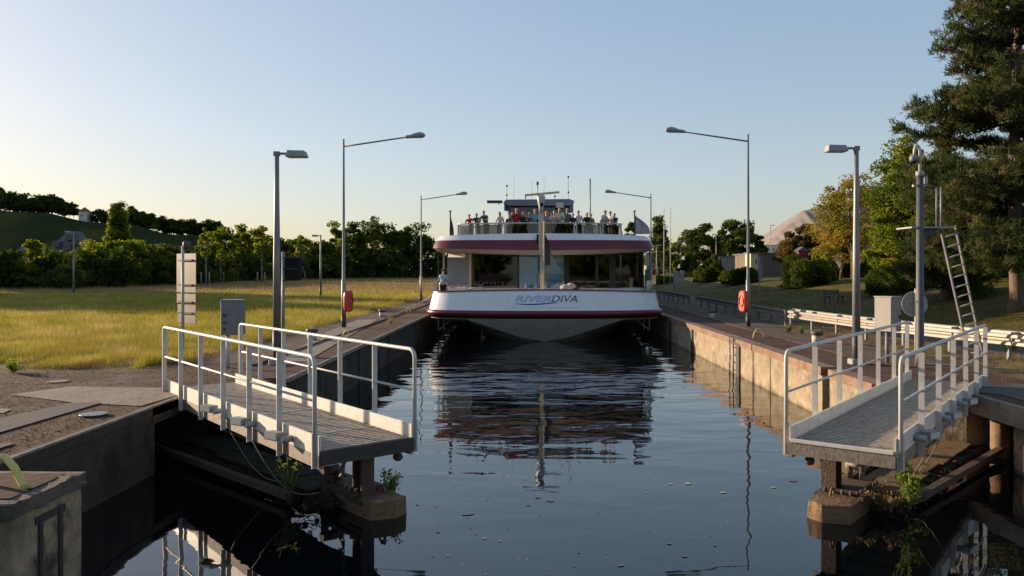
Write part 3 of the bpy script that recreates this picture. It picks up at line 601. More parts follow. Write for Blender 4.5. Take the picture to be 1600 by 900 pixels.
# underbody: from belt to the V-shaped waterline
def wl_y(x): return 38.75+.50*max(0, abs(x-BX)-.35)**2
up = k2; n_ = len(up); lowr = []
for i, (x, y, z) in enumerate(up):
    xx = BX+(x-BX)*.93; lowr.append((xx, min(118, max(y+1.3, wl_y(xx))), WZ-.05))
ve = []
for x, y, z in up:                                     # chine of the raked bow: a shallow V that meets the water amidships
    d = abs(x-BX); ze = min(z-.03, WZ-.02+max(0, d-.55)*.36); ve.append((x, min(118, y+(z-ze)*1.05), ze))
q = MB(); rows = [[tuple(Vector(a_).lerp(Vector(b_), s)) for a_, b_ in zip(up, ve)] for s in (0, .25, .5, .75, 1)]; loft(q, rows, smooth=False)
loft(q, [ve, [tuple(Vector(a_).lerp(Vector(b_), .5)+Vector((0, 0, .12*(a_[2]-b_[2])))) for a_, b_ in zip(ve, lowr)], lowr, [(b_[0], b_[1]+.5, WZ-1.2) for b_ in lowr]], smooth=False); q.build('hull_underbody', M['shipdark'], ship)
# foredeck
def deckpoly(name, rg, z, m, parent=ship):
    P = [(x, y) for x, y, zz in rg]; q = MB(); q.add([(x, y, z) for x, y in P], [list(range(len(P)))[::-1]]); return q.build(name, m, parent)
deckpoly('foredeck', ring(5.45, 37.8, 2.1, 0, 0), .65, M['deck'])
# name panel and lettering, laid on the curved bulwark
def wallpt(x, z, off):
    t = (1.37-z)/(1.37-.38); yy = bow_y(x, 5.50, 37.75, 2.1)*(1-t)+bow_y(x, 5.68, 37.35, 2.3)*t; return (x, yy-off, z)
def panel(name, x0, x1, z0, z1, m, off, nx=12, fz=None):
    q = MB(); g0 = [wallpt(x0+(x1-x0)*i/nx, z1 if fz is None else fz(i/nx)[1], off) for i in range(nx+1)]; g1 = [wallpt(x0+(x1-x0)*i/nx, z0 if fz is None else fz(i/nx)[0], off) for i in range(nx+1)]
    loft(q, [g0, g1]); return q.build(name, m, ship)
PPM = F/37.5
panel('name_panel', PX(797, 37.5), PX(906, 37.5), PZ(480, 37.5), PZ(459.5, 37.5), M['namepanel'], .018)
def text(body, x0, x1, zb, h, m, bold=0, shear=.28, name='lettering'):
    c = bpy.data.curves.new('t', 'FONT'); c.body = body; c.size = 1; c.offset = bold; c.shear = shear; c.resolution_u = 3; o = bpy.data.objects.new('t', c); link(o)
    dg = bpy.context.evaluated_depsgraph_get(); me = bpy.data.meshes.new_from_object(o.evaluated_get(dg)); bpy.data.objects.remove(o)
    xs = [v.co.x for v in me.vertices]; zs = [v.co.y for v in me.vertices]; ax, bx_, az, bz = min(xs), max(xs), min(zs), max(zs)
    bm = bmesh.new(); bm.from_mesh(me); bmesh.ops.triangulate(bm, faces=bm.faces[:])
    q = MB(); q.add([wallpt(x0+(v.co.x-ax)/(bx_-ax)*(x1-x0), zb+(v.co.y-az)/(bz-az)*h, .034) for v in bm.verts], [[v.index for v in f.verts] for f in bm.faces]); bm.free()
    return q.build(name, m, ship)
text('RIVER', PX(804.5, 37.5), PX(861.5, 37.5), PZ(472, 37.5), 10.3/PPM, M['letterblue'], bold=.035)
text('DIVA', PX(861.5, 37.5), PX(902, 37.5), PZ(472, 37.5), 10.3/PPM, M['letterdark'], bold=.0)
def sw(t):
    c = PZ(474.8, 37.5)-.035*math.sin((t-.05)*math.pi*1.6)+.01; w_ = .055*math.sin(math.pi*min(1, t*1.0))**.7+.002; return (c-w_/2, c+w_/2)
panel('swoosh', PX(803, 37.5), PX(872, 37.5), 0, 0, M['navy'], .036, 20, sw)
# deckhouse
HY0 = 43.4
def bxp(name, x0, x1, y0, y1, z0, z1, m, parent=ship, bevel=0): return MB().box(x0, x1, y0, y1, z0, z1).build(name, m, parent, bevel)
ix = lambda px, Y=HY0: PX(px, Y)
bxp('deckhouse_wall', ix(735), ix(736.5), HY0, HY0+.2, .65, 3.25, M['soffit'])
bxp('sill', ix(700), ix(1010), HY0-.12, HY0+.05, .65, PZ(450, HY0), M['shipwhite'])
fr = MB()
for a, b in ((736.5, 741), (808, 811), (883, 889), (930, 935), (952, 962), (1003, 1006)): fr.box(ix(a), ix(b), HY0-.03, HY0+.06, PZ(450, HY0), 3.3)
fr.box(ix(736.5), ix(1006), HY0-.02, HY0+.05, 3.14, 3.4); fr.build('window_frames', M['shipblack'], ship)
ps = [(741, 808, 'glass', 'window'), (811, 845.5, 'glassclear', 'door'), (848, 883, 'glassclear', 'door'), (889, 930, 'glass', 'window'), (935, 952, 'glass', 'window'), (962, 1003, 'glass', 'window')]
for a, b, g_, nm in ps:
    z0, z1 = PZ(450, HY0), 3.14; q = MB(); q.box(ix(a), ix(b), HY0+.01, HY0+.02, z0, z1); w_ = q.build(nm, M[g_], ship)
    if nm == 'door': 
        MB().box(ix(a), ix(b), HY0+.08, HY0+.1, z0, z1).build('sky_reflection', mat('sky_reflection_blue', (.13, .52, .85), (.16, .56, .88), .8, .6), w_)  # blue sheet behind the pane: reflected sky put in as colour
        q = MB(); q.box(ix(b)-.05, ix(b)+.02, HY0-.03, HY0+.02, z0, z1); q.build('frame', M['shipblack'], w_)
        q = MB(); q.tube([((ix(b)-.2), HY0-.06, 1.6), ((ix(b)-.2), HY0-.06, 2.1)], .02, 6); q.build('handle', M['galv'], w_)
# saloon interior: floor, back wall, ceiling, tables, flowers
bxp('saloon_floor', ix(737), ix(1006), HY0+.1, 60, .6, .68, mat('saloon_carpet', (.09, .05, .04), (.06, .035, .03), 1, .9))
bxp('saloon_bulkhead', ix(737), ix(1006), 52, 52.2, .68, 3.3, mat('saloon_panel', (.05, .035, .022), (.035, .023, .015), 1, .7))
bxp('saloon_side', ix(736.5), ix(738), HY0+.1, 52, .68, 3.3, M['shipblack'])
bxp('saloon_side', ix(1005), ix(1006.4), HY0+.1, 52, .68, 3.3, M['shipblack'])
q = MB(); q.box(ix(765), ix(778), HY0+.4, HY0+.9, 1.0, PZ(434, HY0)); q.build('planter', mat('planter_wood', (.42, .24, .09), (.36, .2, .07), 4, .6), ship)
q = MB(); q.box(ix(760), ix(806), HY0+.35, HY0+1.0, .68, PZ(447, HY0)); q.build('sideboard', M['shipblack'], ship)
rng = random.Random(3); q = MB()
for i in range(120):
    x = rng.uniform(ix(754), ix(806)); q.ball((x, HY0+.4+rng.random()*.4, rng.uniform(PZ(441, HY0), PZ(422, HY0))), .04, .04, .03, 5, 4)
q.build('plants', mat('indoor_plants', (.04, .07, .02), (.07, .11, .03), 9, .7), ship)
q = MB()
for i in range(50):
    x = rng.choice([rng.uniform(ix(786), ix(803)), rng.uniform(ix(778), ix(784))]); q.ball((x, HY0+.32, rng.uniform(PZ(427, HY0), PZ(421, HY0))), .03, .02, .03, 5, 4)
q.build('white_flowers', mat('white_blossoms', (.7, .68, .55), (.6, .6, .45), 9, .7), ship)
q = MB()
for px in (791, 801): q.tube([(ix(px), HY0+.3, PZ(450, HY0)), (ix(px), HY0+.3, PZ(413 if px > 795 else 400, HY0))], .025, 6)
q.build('saloon_posts', M['galv'], ship)
for px in (903, 912, 921): 
    q = MB(); q.box(ix(px), ix(px+5.5), HY0+.5, HY0+.6, .7, 3.2); q.build('curtain', mat('brown_curtain', (.20, .12, .07), (.14, .085, .05), 3, .9, stretch=(6, 6, .4)), ship)
# port side misted screen and posts, starboard post with pale board
W0 = 42.2
q = MB(); q.box(PX(699, W0), PX(733, W0), W0, W0+.02, PZ(446, W0), PZ(402, W0)); scn = q.build('wind_screen', M['glassmist'], ship)
q = MB(); q.box(PX(732.5, W0), PX(735, W0), W0-.03, W0+.05, .65, 3.3); q.box(PX(698, W0), PX(735, W0), W0-.02, W0+.04, PZ(449, W0), PZ(446, W0)); q.box(PX(692, W0), PX(694.5, W0), W0-.03, W0+.05, PZ(420, W0), 3.3); q.build('screen_frame', M['soffit'], ship)
q = MB(); q.box(PX(684, 42), PX(685.5, 42), 42, 42.05, .65, 3.3); q.box(PX(1014.5, 42), PX(1016, 42), 42, 42.05, .65, 3.3); q.build('deck_posts', M['green'], ship)
bxp('pale_board', PX(1007, 42.5), PX(1015, 42.5), 42.5, 42.56, PZ(415, 42.5), PZ(398, 42.5), M['soffit'])
bxp('green_board', PX(1008, 42.6), PX(1015, 42.6), 42.6, 42.7, .65, PZ(421, 42.6), M['green'])
# long side superstructure behind
bxp('side_superstructure', BX-4.9, BX+4.9, 52.3, 112, .6, 3.35, M['shipwhite'])
q = MB()
for i in range(14):
    for s in (-1, 1): q.box(BX+s*4.9-.02, BX+s*4.9+.02, 53.5+i*4, 56.7+i*4, 1.3, 2.9)
q.build('side_windows', M['window'], ship)
deckpoly('main_deck', [(BX-5.45, 46, 0), (BX+5.45, 46, 0), (BX+5.45, 118, 0), (BX-5.45, 118, 0)][::-1], .66, M['deck'])
# upper deck fascia
U = dict(n=2.7, k=44)
f0 = ring(5.45, 40.15, 1.9, 4.15, 4.05, **U); f1 = ring(5.62, 39.93, 1.9, 3.81, 3.82, **U); f2 = ring(5.76, 39.78, 1.9, 3.29, 3.44, **U); f3 = ring(4.9, 41.0, 1.6, 3.12, 3.30, **U)
q = MB(); loft(q, [f0, f1]); q.build('upper_deck_rim', M['shipwhite'], ship)
q = MB(); mid = [tuple(Vector(a)*.5+Vector(b)*.5+Vector((0, -.03, 0))) for a, b in zip(f1, f2)]; loft(q, [f1, mid, f2]); q.build('upper_deck_fascia', M['shipmaroon'], ship)
q = MB(); f25 = ring(5.70, 39.86, 1.9, 3.275, 3.425, **U); s1 = ring(5.3, 40.3, 1.8, 3.30, 3.36, **U); s2 = [(x, y, 3.42) for x, y, z in ring(4.6, 44.0, 1.0, 0, 0, **U)]
f4 = ring(5.5, 40.02, 1.87, 3.06, 3.26, **U)
loft(q, [f2, f25, f4, s2]); q.build('soffit', M['soffit'], ship)
deckpoly('upper_deck', ring(5.44, 40.16, 1.9, 0, 0, **U), 3.80, M['deck'])
q = MB()
for x in (BX-3.1, BX-1.2, BX+1.3, BX+3.2): q.box(x, x+.015, bow_y(x, 5.5, 40.1, 1.85, 2.7)-.012+.03, bow_y(x, 5.5, 40.1, 1.85, 2.7)+.1, 3.03, 3.13)
q.build('soffit_joints', M['shipblack'], ship)
# railing of the top deck
RY = 41.3; rz = PZ(348.5, RY)
def rail_y(x): return RY+1.0*abs((x-BX)/4.4)**3
xs = [PX(p, RY) for p in (713.5, 740.5, 786, 847, 899, 941, 973)]
q = MB(); n_ = 40; xa, xb = PX(712, RY), PX(975, RY)
q.tube([(xa+(xb-xa)*i/n_, rail_y(xa+(xb-xa)*i/n_), rz) for i in range(n_+1)], .035, 8)
for xe in (xa, xb): q.tube([(xe, rail_y(xe), rz), (xe, 60, rz)], .035, 6)
q.build('top_rail', M['white'], ship)
for i, x in enumerate(xs):
    for d in ((-.06, .06) if 0 < i < 6 else (0,)): MB().box(x+d-.035, x+d+.035, rail_y(x)-.03, rail_y(x)+.03, 3.8, rz).build('rail_post', M['white'], ship)
MB().bar((PX(969, RY), rail_y(3.9), rz), (PX(975.5, RY), rail_y(4.3), 3.85), .08, .05).build('rail_post', M['white'], ship)
for y in range(44, 60, 3):
    for xe in (xa, xb): MB().box(xe-.03, xe+.03, y, y+.06, 3.8, rz).build('rail_post', M['white'], ship)
for i in range(6):
    q = MB(); x0, x1 = xs[i]+.1, xs[i+1]-.1
    loft(q, [[(x0+(x1-x0)*j/6, rail_y(x0+(x1-x0)*j/6), z) for j in range(7)] for z in (rz-.06, 3.9)]); q.build('rail_glass', M['glasstint'], ship)
for xe in (xa, xb):
    q = MB(); q.box(xe-.008, xe+.008, 42.5, 60, 3.9, rz-.06); q.build('rail_glass', M['glasstint'], ship)
# wheelhouse
WY = 47.0; wx = lambda p: PX(p, WY); wz = lambda p: PZ(p, WY)
wh = MB(); wh.box(wx(794), wx(797), WY, WY+.1, 3.8, wz(322)); wh.box(wx(885), wx(887), WY, WY+.1, 3.8, wz(322)); wh.box(wx(836), wx(838), WY, WY+.1, 4.9, wz(322)); wh.build('wheelhouse_posts', M['shipgrey'], ship)
bxp('wheelhouse_front', wx(794), wx(887), WY+.03, WY+.1, 3.8, 4.95, M['shipgrey'])
bxp('wheelhouse_window', wx(797), wx(885), WY+.05, WY+.06, 4.95, wz(323), M['glass'])
bxp('wheelhouse_back', wx(794), wx(887), 50, 50.1, 3.8, wz(322), M['shipblack'])
for s in (794, 885.5): bxp('wheelhouse_side', wx(s), wx(s+1.5), WY+.1, 50, 3.8, wz(322), M['shipblack'])
q = MB(); rf = [(wx(787), wz(318)), (wx(791), wz(313.5)), (wx(889), wz(312.5)), (wx(895.5), wz(315)), (wx(896), wz(318)), (wx(892), wz(322.5)), (wx(795), wz(322.5))]
vs = [(x, WY-.7, z) for x, z in rf]+[(x, 50.4, z) for x, z in rf]; k = len(rf)
q.add(vs, [list(range(k))[::-1], list(range(k, 2*k))]+[[i, (i+1) % k, k+(i+1) % k, k+i] for i in range(k)]); q.build('wheelhouse_roof', M['shipgrey'], ship)
q = MB(); q.prism([(wx(890), WY-.6), (wx(895), WY-.6), (wx(891), WY), (wx(887), WY)], wz(333), wz(318)); q.build('roof_bracket', M['shipgrey'], ship)
q = MB(); q.prism([(wx(788), WY-.6), (wx(790), WY-.6), (wx(794), WY), (wx(791), WY)], wz(330), wz(318)); q.build('roof_bracket', M['shipgrey'], ship)
q = MB(); q.box(wx(761), wx(785), WY-.2, WY+.6, wz(316.5), wz(313.5)); q.box(wx(779), wx(780), WY, WY+.1, wz(320.5), wz(316)); q.build('roof_wing', M['shipblack'], ship)
bxp('roof_visor', wx(868), wx(880), WY-.75, WY-.7, wz(326), wz(318), M['soffit'])
def pole(name, px, y0, y1, Y, r, m, extra=None):
    q = MB(); q.tube([(PX(px, Y), Y, PZ(y0, Y)), (PX(px, Y), Y, PZ(y1, Y))], r, 6)
    if extra: extra(q)
    return q.build(name, m, ship)
for px, y0, y1, balls in ((792, 313, 289, (290.5, 305)), (888, 313, 276, (276.5, 300.5)), (803, 313, 278, ()), (831, 313, 282, ()), (850, 313, 280, ()), (812, 313, 309, ()), (826, 313, 309, ()), (867, 313, 306, (306.5,)), (878, 313, 303, ())):
    def ex(q, px=px, balls=balls):
        for b in balls: q.ball((PX(px, WY+1), WY+1, PZ(b, WY+1)), .055, .055, .07, 8, 6)
    pole('antenna', px, y0, y1, WY+1, .012, M['black'] if balls else M['white'], ex)
pole('light_mast', 840, 313, 286, WY+.5, .04, M['white'])
q = MB(); q.tube([(PX(840, WY+.5), WY+.5, PZ(289, WY+.5)), (PX(840, WY+.5), WY+.5, PZ(284, WY+.5))], .06, 8); q.build('mast_lamp', M['black'], ship)
pole('stern_mast', 922, 366, 279, 60, .06, M['galv'])
# radar mast at the bow of the top deck, running down the front
RM = 39.2; q = MB()
q.box(PX(844, RM), PX(847.5, RM), RM, RM+.10, .65, PZ(396, RM)); q.box(PX(842, RM), PX(849.5, RM), RM, RM+.12, PZ(396, RM), PZ(330, RM)); q.box(PX(846, RM), PX(850, RM), RM-.05, RM, PZ(396, RM), PZ(350, RM)); q.build('foremast', M['white'], ship)
q = MB(); cx = PX(845.5, RM); q.tube([(cx, RM, PZ(331, RM)), (cx, RM, PZ(322, RM)), (cx, RM, PZ(318, RM)), (cx, RM, PZ(309, RM)), (cx, RM, PZ(306, RM)), (cx, RM, PZ(304, RM))], [.12, .12, .16, .21, .19, .08], 14); q.build('radar_pedestal', M['white'], ship)
q = MB(); q.ball((PX(846, RM), RM-.18, PZ(320, RM)), .09, .06, .1); q.build('searchlight', M['black'], ship)
q = MB(); q.bar((PX(819.5, RM), RM-.1, PZ(305.5, RM)), (PX(874, RM), RM+.15, PZ(299.8, RM)), .10, .10); q.build('radar_antenna', M['soffit'], ship)
bxp('sensor', PX(820.5, RM), PX(822, RM), RM-.1, RM-.02, PZ(311, RM), PZ(306.5, RM), M['black'])
bxp('mast_bracket', PX(838.5, 39.7), PX(850, 39.7), 39.6, 40.2, PZ(376, 39.7), PZ(366, 39.7), M['black'])
q = MB(); q.tube([(PX(849, 38.3), 38.3, .65), (PX(850.5, 38.8), 38.8, PZ(345, 38.8))], [.055, .04], 8); q.build('flagstaff', M['gold'], ship)
def flag(px, y0, y1, Y, w_, m, nm='flag', sg=1):
    q = MB(); P_ = []
    for i in range(9):
        t = i/8; z = PZ(y0+(y1-y0)*t, Y); P_.append([(PX(px, Y)+sg*(w_*(.15+.85*math.sin(min(1, t*1.3)*1.5))*j/6), Y-.05+.07*math.sin(j*1.7+t*2), z-.12*j/6*(1-t)) for j in range(7)])
    loft(q, P_); return q.build(nm, m, ship)
ftri = bpy.data.materials.new('striped_flag'); ftri.use_nodes = True; N, L = nodes_of(ftri); p = N['Principled BSDF']; p.inputs['Roughness'].default_value = .85
g = N.new('ShaderNodeTexCoord'); sx = N.new('ShaderNodeSeparateXYZ'); L.new(g.outputs['Generated'], sx.inputs[0]); cr = N.new('ShaderNodeValToRGB'); cr.color_ramp.interpolation = 'CONSTANT'
cr.color_ramp.elements[0].color = (.05, .05, .08, 1); cr.color_ramp.elements[1].position = .35; cr.color_ramp.elements[1].color = (.16, .06, .06, 1); x_ = cr.color_ramp.elements.new(.7); x_.color = (.30, .26, .25, 1)
L.new(sx.outputs['X'], cr.inputs[0]); L.new(cr.outputs[0], p.inputs['Base Color']); M['flag'] = ftri
flag(851.5, 366, 414, 38.75, .36, M['flag'])
for px, lean, cols, y1 in ((703.5, 0, 'flag', 372), (991.5, 0, 'greyflag', 366)):
    M['greyflag'] = mat('pale_grey_flag', (.42, .42, .46), (.30, .30, .36), 3, .85)
    Y = 40.9; q = MB(); q.tube([(PX(px, Y), Y, 4.0), (PX(px, Y), Y, PZ(329.5, Y))], .04, 6); q.box(PX(px, Y)-.07, PX(px, Y)+.07, Y-.05, Y+.05, PZ(330.5, Y), PZ(329, Y)); q.build('corner_staff', M['bollardblack'], ship)
    flag(px+.5, 336, y1, Y, .18 if px < 800 else .75, M[cols])
# foredeck fittings
for px in (691.5, 1014.5):
    Y = 41.0; x = PX(px, Y); q = MB(); q.tube([(x, Y, .65), (x, Y, PZ(447, Y)), (x, Y, PZ(446, Y)), (x, Y, PZ(440, Y)), (x, Y, PZ(438, Y))], [.17, .17, .2, .15, .10], 12); q.build('capstan', M['white'], ship)
q = MB()
for px, s in ((812, .09), (819, .12), (832, .10), (847, .11), (865, .13), (872, .1), (880, .08)):
    q.box(PX(px, 39.8)-s, PX(px, 39.8)+s, 39.7, 39.95, .65, 1.25+s*1.6); q.tube([(PX(px, 39.8)+s*.6, 39.8, 1.2), (PX(px, 39.8)+s*.6, 39.8, 1.4+s*2)], .03, 6)
q.build('deck_fittings', M['lampgrey'], ship)
rng = random.Random(8); q = MB(); q.ball((PX(885, 40.3), 40.3, 1.36), .42, .35, .22, 12, 8, .12, rng); q.ball((PX(893, 40.3), 40.3, 1.46), .25, .3, .2, 10, 7, .15, rng); q.build('tarpaulin_cover', M['clothdark'], ship)
q = MB(); q.ball((PX(897, 40.3), 40.35, 1.32), .28, .3, .24, 10, 7, .15, rng); q.build('dark_cover', mat('brown_cover', (.10, .06, .045), (.07, .045, .03), 5, .9), ship)
q = MB(); q.box(PX(677, 40.3), PX(683, 40.3), 40.2, 40.5, 1.0, PZ(440, 40.3)); q.build('locker', M['soffit'], ship)
q = MB(); q.tube([(PX(733, 39), 39.2, 1.38), (PX(750, 39), 39.2, 1.45), (PX(758, 39), 39.2, 1.38)], .05, 6); q.tube([(PX(930, 39), 39.2, 1.36), (PX(990, 39), 39.5, 1.42), (PX(1006, 39), 39.9, 1.40)], .025, 6); q.build('deck_rail', M['lampgrey'], ship)
# fender frames under the belt on both sides
for s in (-1, 1):
    q = MB(); x = BX+s*5.35
    for dx in (0, .28): q.tube([(x-s*dx, 40.4, .1), (x-s*dx, 40.4, -.75)], .04, 6)
    q.tube([(x, 40.4, -.75), (x-s*1.0, 40.6, .05)], .04, 6); q.build('fender_frame', M['white'], ship)
q = MB(); x = PX(753, 40.5); q.tube([(x, 40.5, PZ(515, 40.5)), (x, 40.5, PZ(533, 40.5))], .045, 6); q.bar((x-.05, 40.5, PZ(527, 40.5)), (x+.15, 40.5, PZ(527, 40.5)), .08, .12); q.build('draught_probe', M['lampgrey'], ship)

# ---------------------------------------------------------------- people
SK = mat('skin', (.50, .30, .21), (.44, .26, .18), 8, .6, glob=False); EYE = mat('eye_dark', (.02, .015, .012), (.03, .02, .015), 5, .3)
def skinmesh(nodes, edges, sub=1):
    me = bpy.data.meshes.new('s'); me.from_pydata([n[0] for n in nodes], edges, []); o = bpy.data.objects.new('s', me); link(o)
    md = o.modifiers.new('k', 'SKIN'); md.use_smooth_shade = True
    lay = me.skin_vertices[0] if me.skin_vertices else None
    for i, n in enumerate(nodes):
        d = lay.data[i]; rr = n[1] if isinstance(n[1], tuple) else (n[1], n[1]); d.radius = rr; d.use_root = (i == 0)
    s = o.modifiers.new('u', 'SUBSURF'); s.levels = sub; s.render_levels = sub
    dg = bpy.context.evaluated_depsgraph_get(); out = bpy.data.meshes.new_from_object(o.evaluated_get(dg)); bpy.data.objects.remove(o)
    return out
def cloth(rgb, n): return mat('cloth_%s' % n, rgb, tuple(c*.8 for c in rgb), 12, .9, bump=.2, glob=False)
def person(loc, rz, h, pose, shirt, trous, hair, label, group=None, long_hair=False, skirt=False, cap=None, bare=False, sc_=1):
    r = empty('person', loc, label, 'person', group, 0); k = h/1.75
    def V(x, y, z): return Vector((x*k, y*k, z*k))
    lean = {'lean': .26, 'stand': .02, 'turn': .06, 'back': 0, 'wave': .03}[pose]                     # forward tilt of the trunk (towards -y, the bow rail)
    hip = V(0, 0, .93); ch = V(0, -lean*.75, 1.32-lean*.12); nk = V(0, -lean*1.0, 1.50-lean*.2); hd = nk+V(0, -.03-.02*lean, .12)
    N_ = []; E_ = []
    def n(p, r_, par=None):
        N_.append((tuple(p), (r_[0]*k, r_[1]*k) if isinstance(r_, tuple) else r_*k)); i = len(N_)-1
        if par is not None: E_.append((par, i))
        return i
    a = n(hip, (.13, .10)); wst = n(hip.lerp(ch, .45), (.115, .085), a); c = n(ch, (.145, .10), wst); kk = n(nk-V(0, 0, .04), .058, c); k2_ = n(nk+V(0, 0, .02), .052, kk)
    h1 = n(hd-V(0, 0, .02), (.068, .078), k2_); h2 = n(hd+V(0, 0, .07), (.078, .092), h1); n(hd+V(0, 0, .125), (.052, .065), h2)
    arms = []; legs = []
    for s in (-1, 1):
        sh = ch+V(s*.17, 0, .07)
        if pose == 'lean': el = sh+V(s*.10, -.17, -.20); wr_ = el+V(-s*.14, -.20, -.02); hh = Vector((wr_.x-s*.04*k, wr_.y-.05*k, wr_.z))
        elif pose == 'turn' and s > 0: el = sh+V(.05, -.20, -.22); wr_ = el+V(-.12, -.18, .02); hh = wr_+V(-.03, -.07, 0)
        elif pose == 'back': el = sh+V(s*.05, .02, -.27); wr_ = el+V(-s*.03, -.18, -.13); hh = wr_+V(0, -.07, -.02)
        else: el = sh+V(s*.07, .02, -.27); wr_ = el+V(-s*.02, -.16, -.15); hh = wr_+V(0, -.06, -.03)
        i1 = n(sh, .058, c); i2 = n(el, .042, i1); i3 = n(wr_, .028, i2); i4 = n(hh, (.036, .02), i3); arms.append((sh, el, wr_))
        d = (hh-wr_).normalized(); sd = d.cross(Vector((0, 0, 1)))
        if sd.length < .1: sd = Vector((1, 0, 0))
        sd.normalize()
        for f in range(4):
            f1 = n(hh+d*.035*k+sd*(f-1.5)*.019*k, .0085, i4); n(hh+d*(.07+.01*(f in (1, 2)))*k+sd*(f-1.5)*.02*k+V(0, 0, -.018), .0075, f1)
        n(hh+sd*(-s)*.045*k+d*.01*k, .009, i4)
        hj = hip+V(s*.085, 0, -.06); kn = V(s*.10, -.03 if s > 0 else .01, .50); an = V(s*.11, .03 if s > 0 else .05, .09); toe = an+V(s*.02, -.15, -.06)
        l1 = n(hj, .088, a); l2 = n(kn, .058, l1); l3 = n(an, .038, l2); n(toe, (.04, .03), l3); legs.append((hj, kn, an))
    me = skinmesh(N_, E_); bm = bmesh.new(); bm.from_mesh(me)
    def ball(c_, r_, mi, seg=8):
        q_ = bmesh.ops.create_uvsphere(bm, u_segments=seg, v_segments=6, radius=r_*k, matrix=Matrix.Translation(c_))
        for v in q_['verts']:
            for f in v.link_faces: f.material_index = mi; f.smooth = True
    for s in (-1, 1): ball(hd+V(s*.034, -.086, .055), .011, 1); ball(hd+V(s*.083, .005, .035), .022, 0)
    ball(hd+V(0, -.105, .03), .018, 0)
    bm.to_mesh(me); bm.free(); me.materials.clear(); me.materials.append(SK); me.materials.append(EYE); me.name = 'body'
    for p_ in me.polygons: p_.use_smooth = True
    def put(me_, name, m_, par=r):
        me_.name = name
        if m_: me_.materials.clear(); me_.materials.append(m_)
        for p_ in me_.polygons: p_.use_smooth = True
        o = bpy.data.objects.new(name, me_); link(o); o.parent = par; o.rotation_euler.z = rz if par is r else 0; ORG[o.name] = Vector(loc); return o
    put(me, 'body', None)
    # shirt
    S = [(tuple(hip-V(0, 0, .04)), (.150*k, .118*k)), (tuple(hip.lerp(ch, .45)), (.138*k, .105*k)), (tuple(ch), (.168*k, .118*k)), (tuple(nk-V(0, 0, .045)), .078*k)]; SE = [(0, 1), (1, 2), (2, 3)]
    for sh, el, wr_ in arms:
        b_ = len(S); S += [(tuple(sh), .074*k), (tuple(sh.lerp(el, .75 if not bare else .3)), .060*k)]; SE += [(2, b_), (b_, b_+1)]
    put(skinmesh(S, SE), 'shirt', cloth(shirt[0], shirt[1]))
    T = [(tuple(hip+V(0, 0, .01)), (.142*k, .112*k))]; TE = []
    for hj, kn, an in legs:
        b_ = len(T)
        if skirt: T += [(tuple(hj), .115*k), (tuple(hj.lerp(kn, .8)), .12*k)]; TE += [(0, b_), (b_, b_+1)]
        else: T += [(tuple(hj), .103*k), (tuple(kn), .073*k), (tuple(an.lerp(kn, .1)), .056*k)]; TE += [(0, b_), (b_, b_+1), (b_+1, b_+2)]
    put(skinmesh(T, TE), 'skirt' if skirt else 'trousers', cloth(trous[0], trous[1]))
    Hh = [(tuple(hd+V(0, .022, .10)), (.088*k, .092*k)), (tuple(hd+V(0, .035, .03)), (.086*k, .075*k))]; HE = [(0, 1)]
    if long_hair: Hh.append((tuple(nk+V(0, .06, -.04)), (.085*k, .05*k))); HE.append((1, 2))
    else: Hh.append((tuple(hd+V(0, .045, -.02)), (.06*k, .045*k))); HE.append((1, 2))
    put(skinmesh(Hh, HE), 'cap' if cap else 'hair', cloth(cap or hair[0], 'cap' if cap else hair[1]))
    return r
NAVY, WHT, RED, BLK, TEAL, GREY, BEI, BLU, OLV = ((.02, .03, .07), 'navy'), ((.68, .66, .64), 'white'), ((.36, .02, .03), 'red'), ((.02, .02, .022), 'black'), ((.14, .38, .42), 'teal'), ((.16, .16, .16), 'grey'), ((.52, .44, .33), 'beige'), ((.22, .28, .42), 'blue'), ((.14, .15, .10), 'olive')
HB, HD, HG, HL = ((.05, .03, .02), 'hair_brown'), ((.015, .012, .01), 'hair_dark'), ((.42, .40, .38), 'hair_grey'), ((.36, .25, .13), 'hair_blond')
GP = 'passengers along the top deck rail'
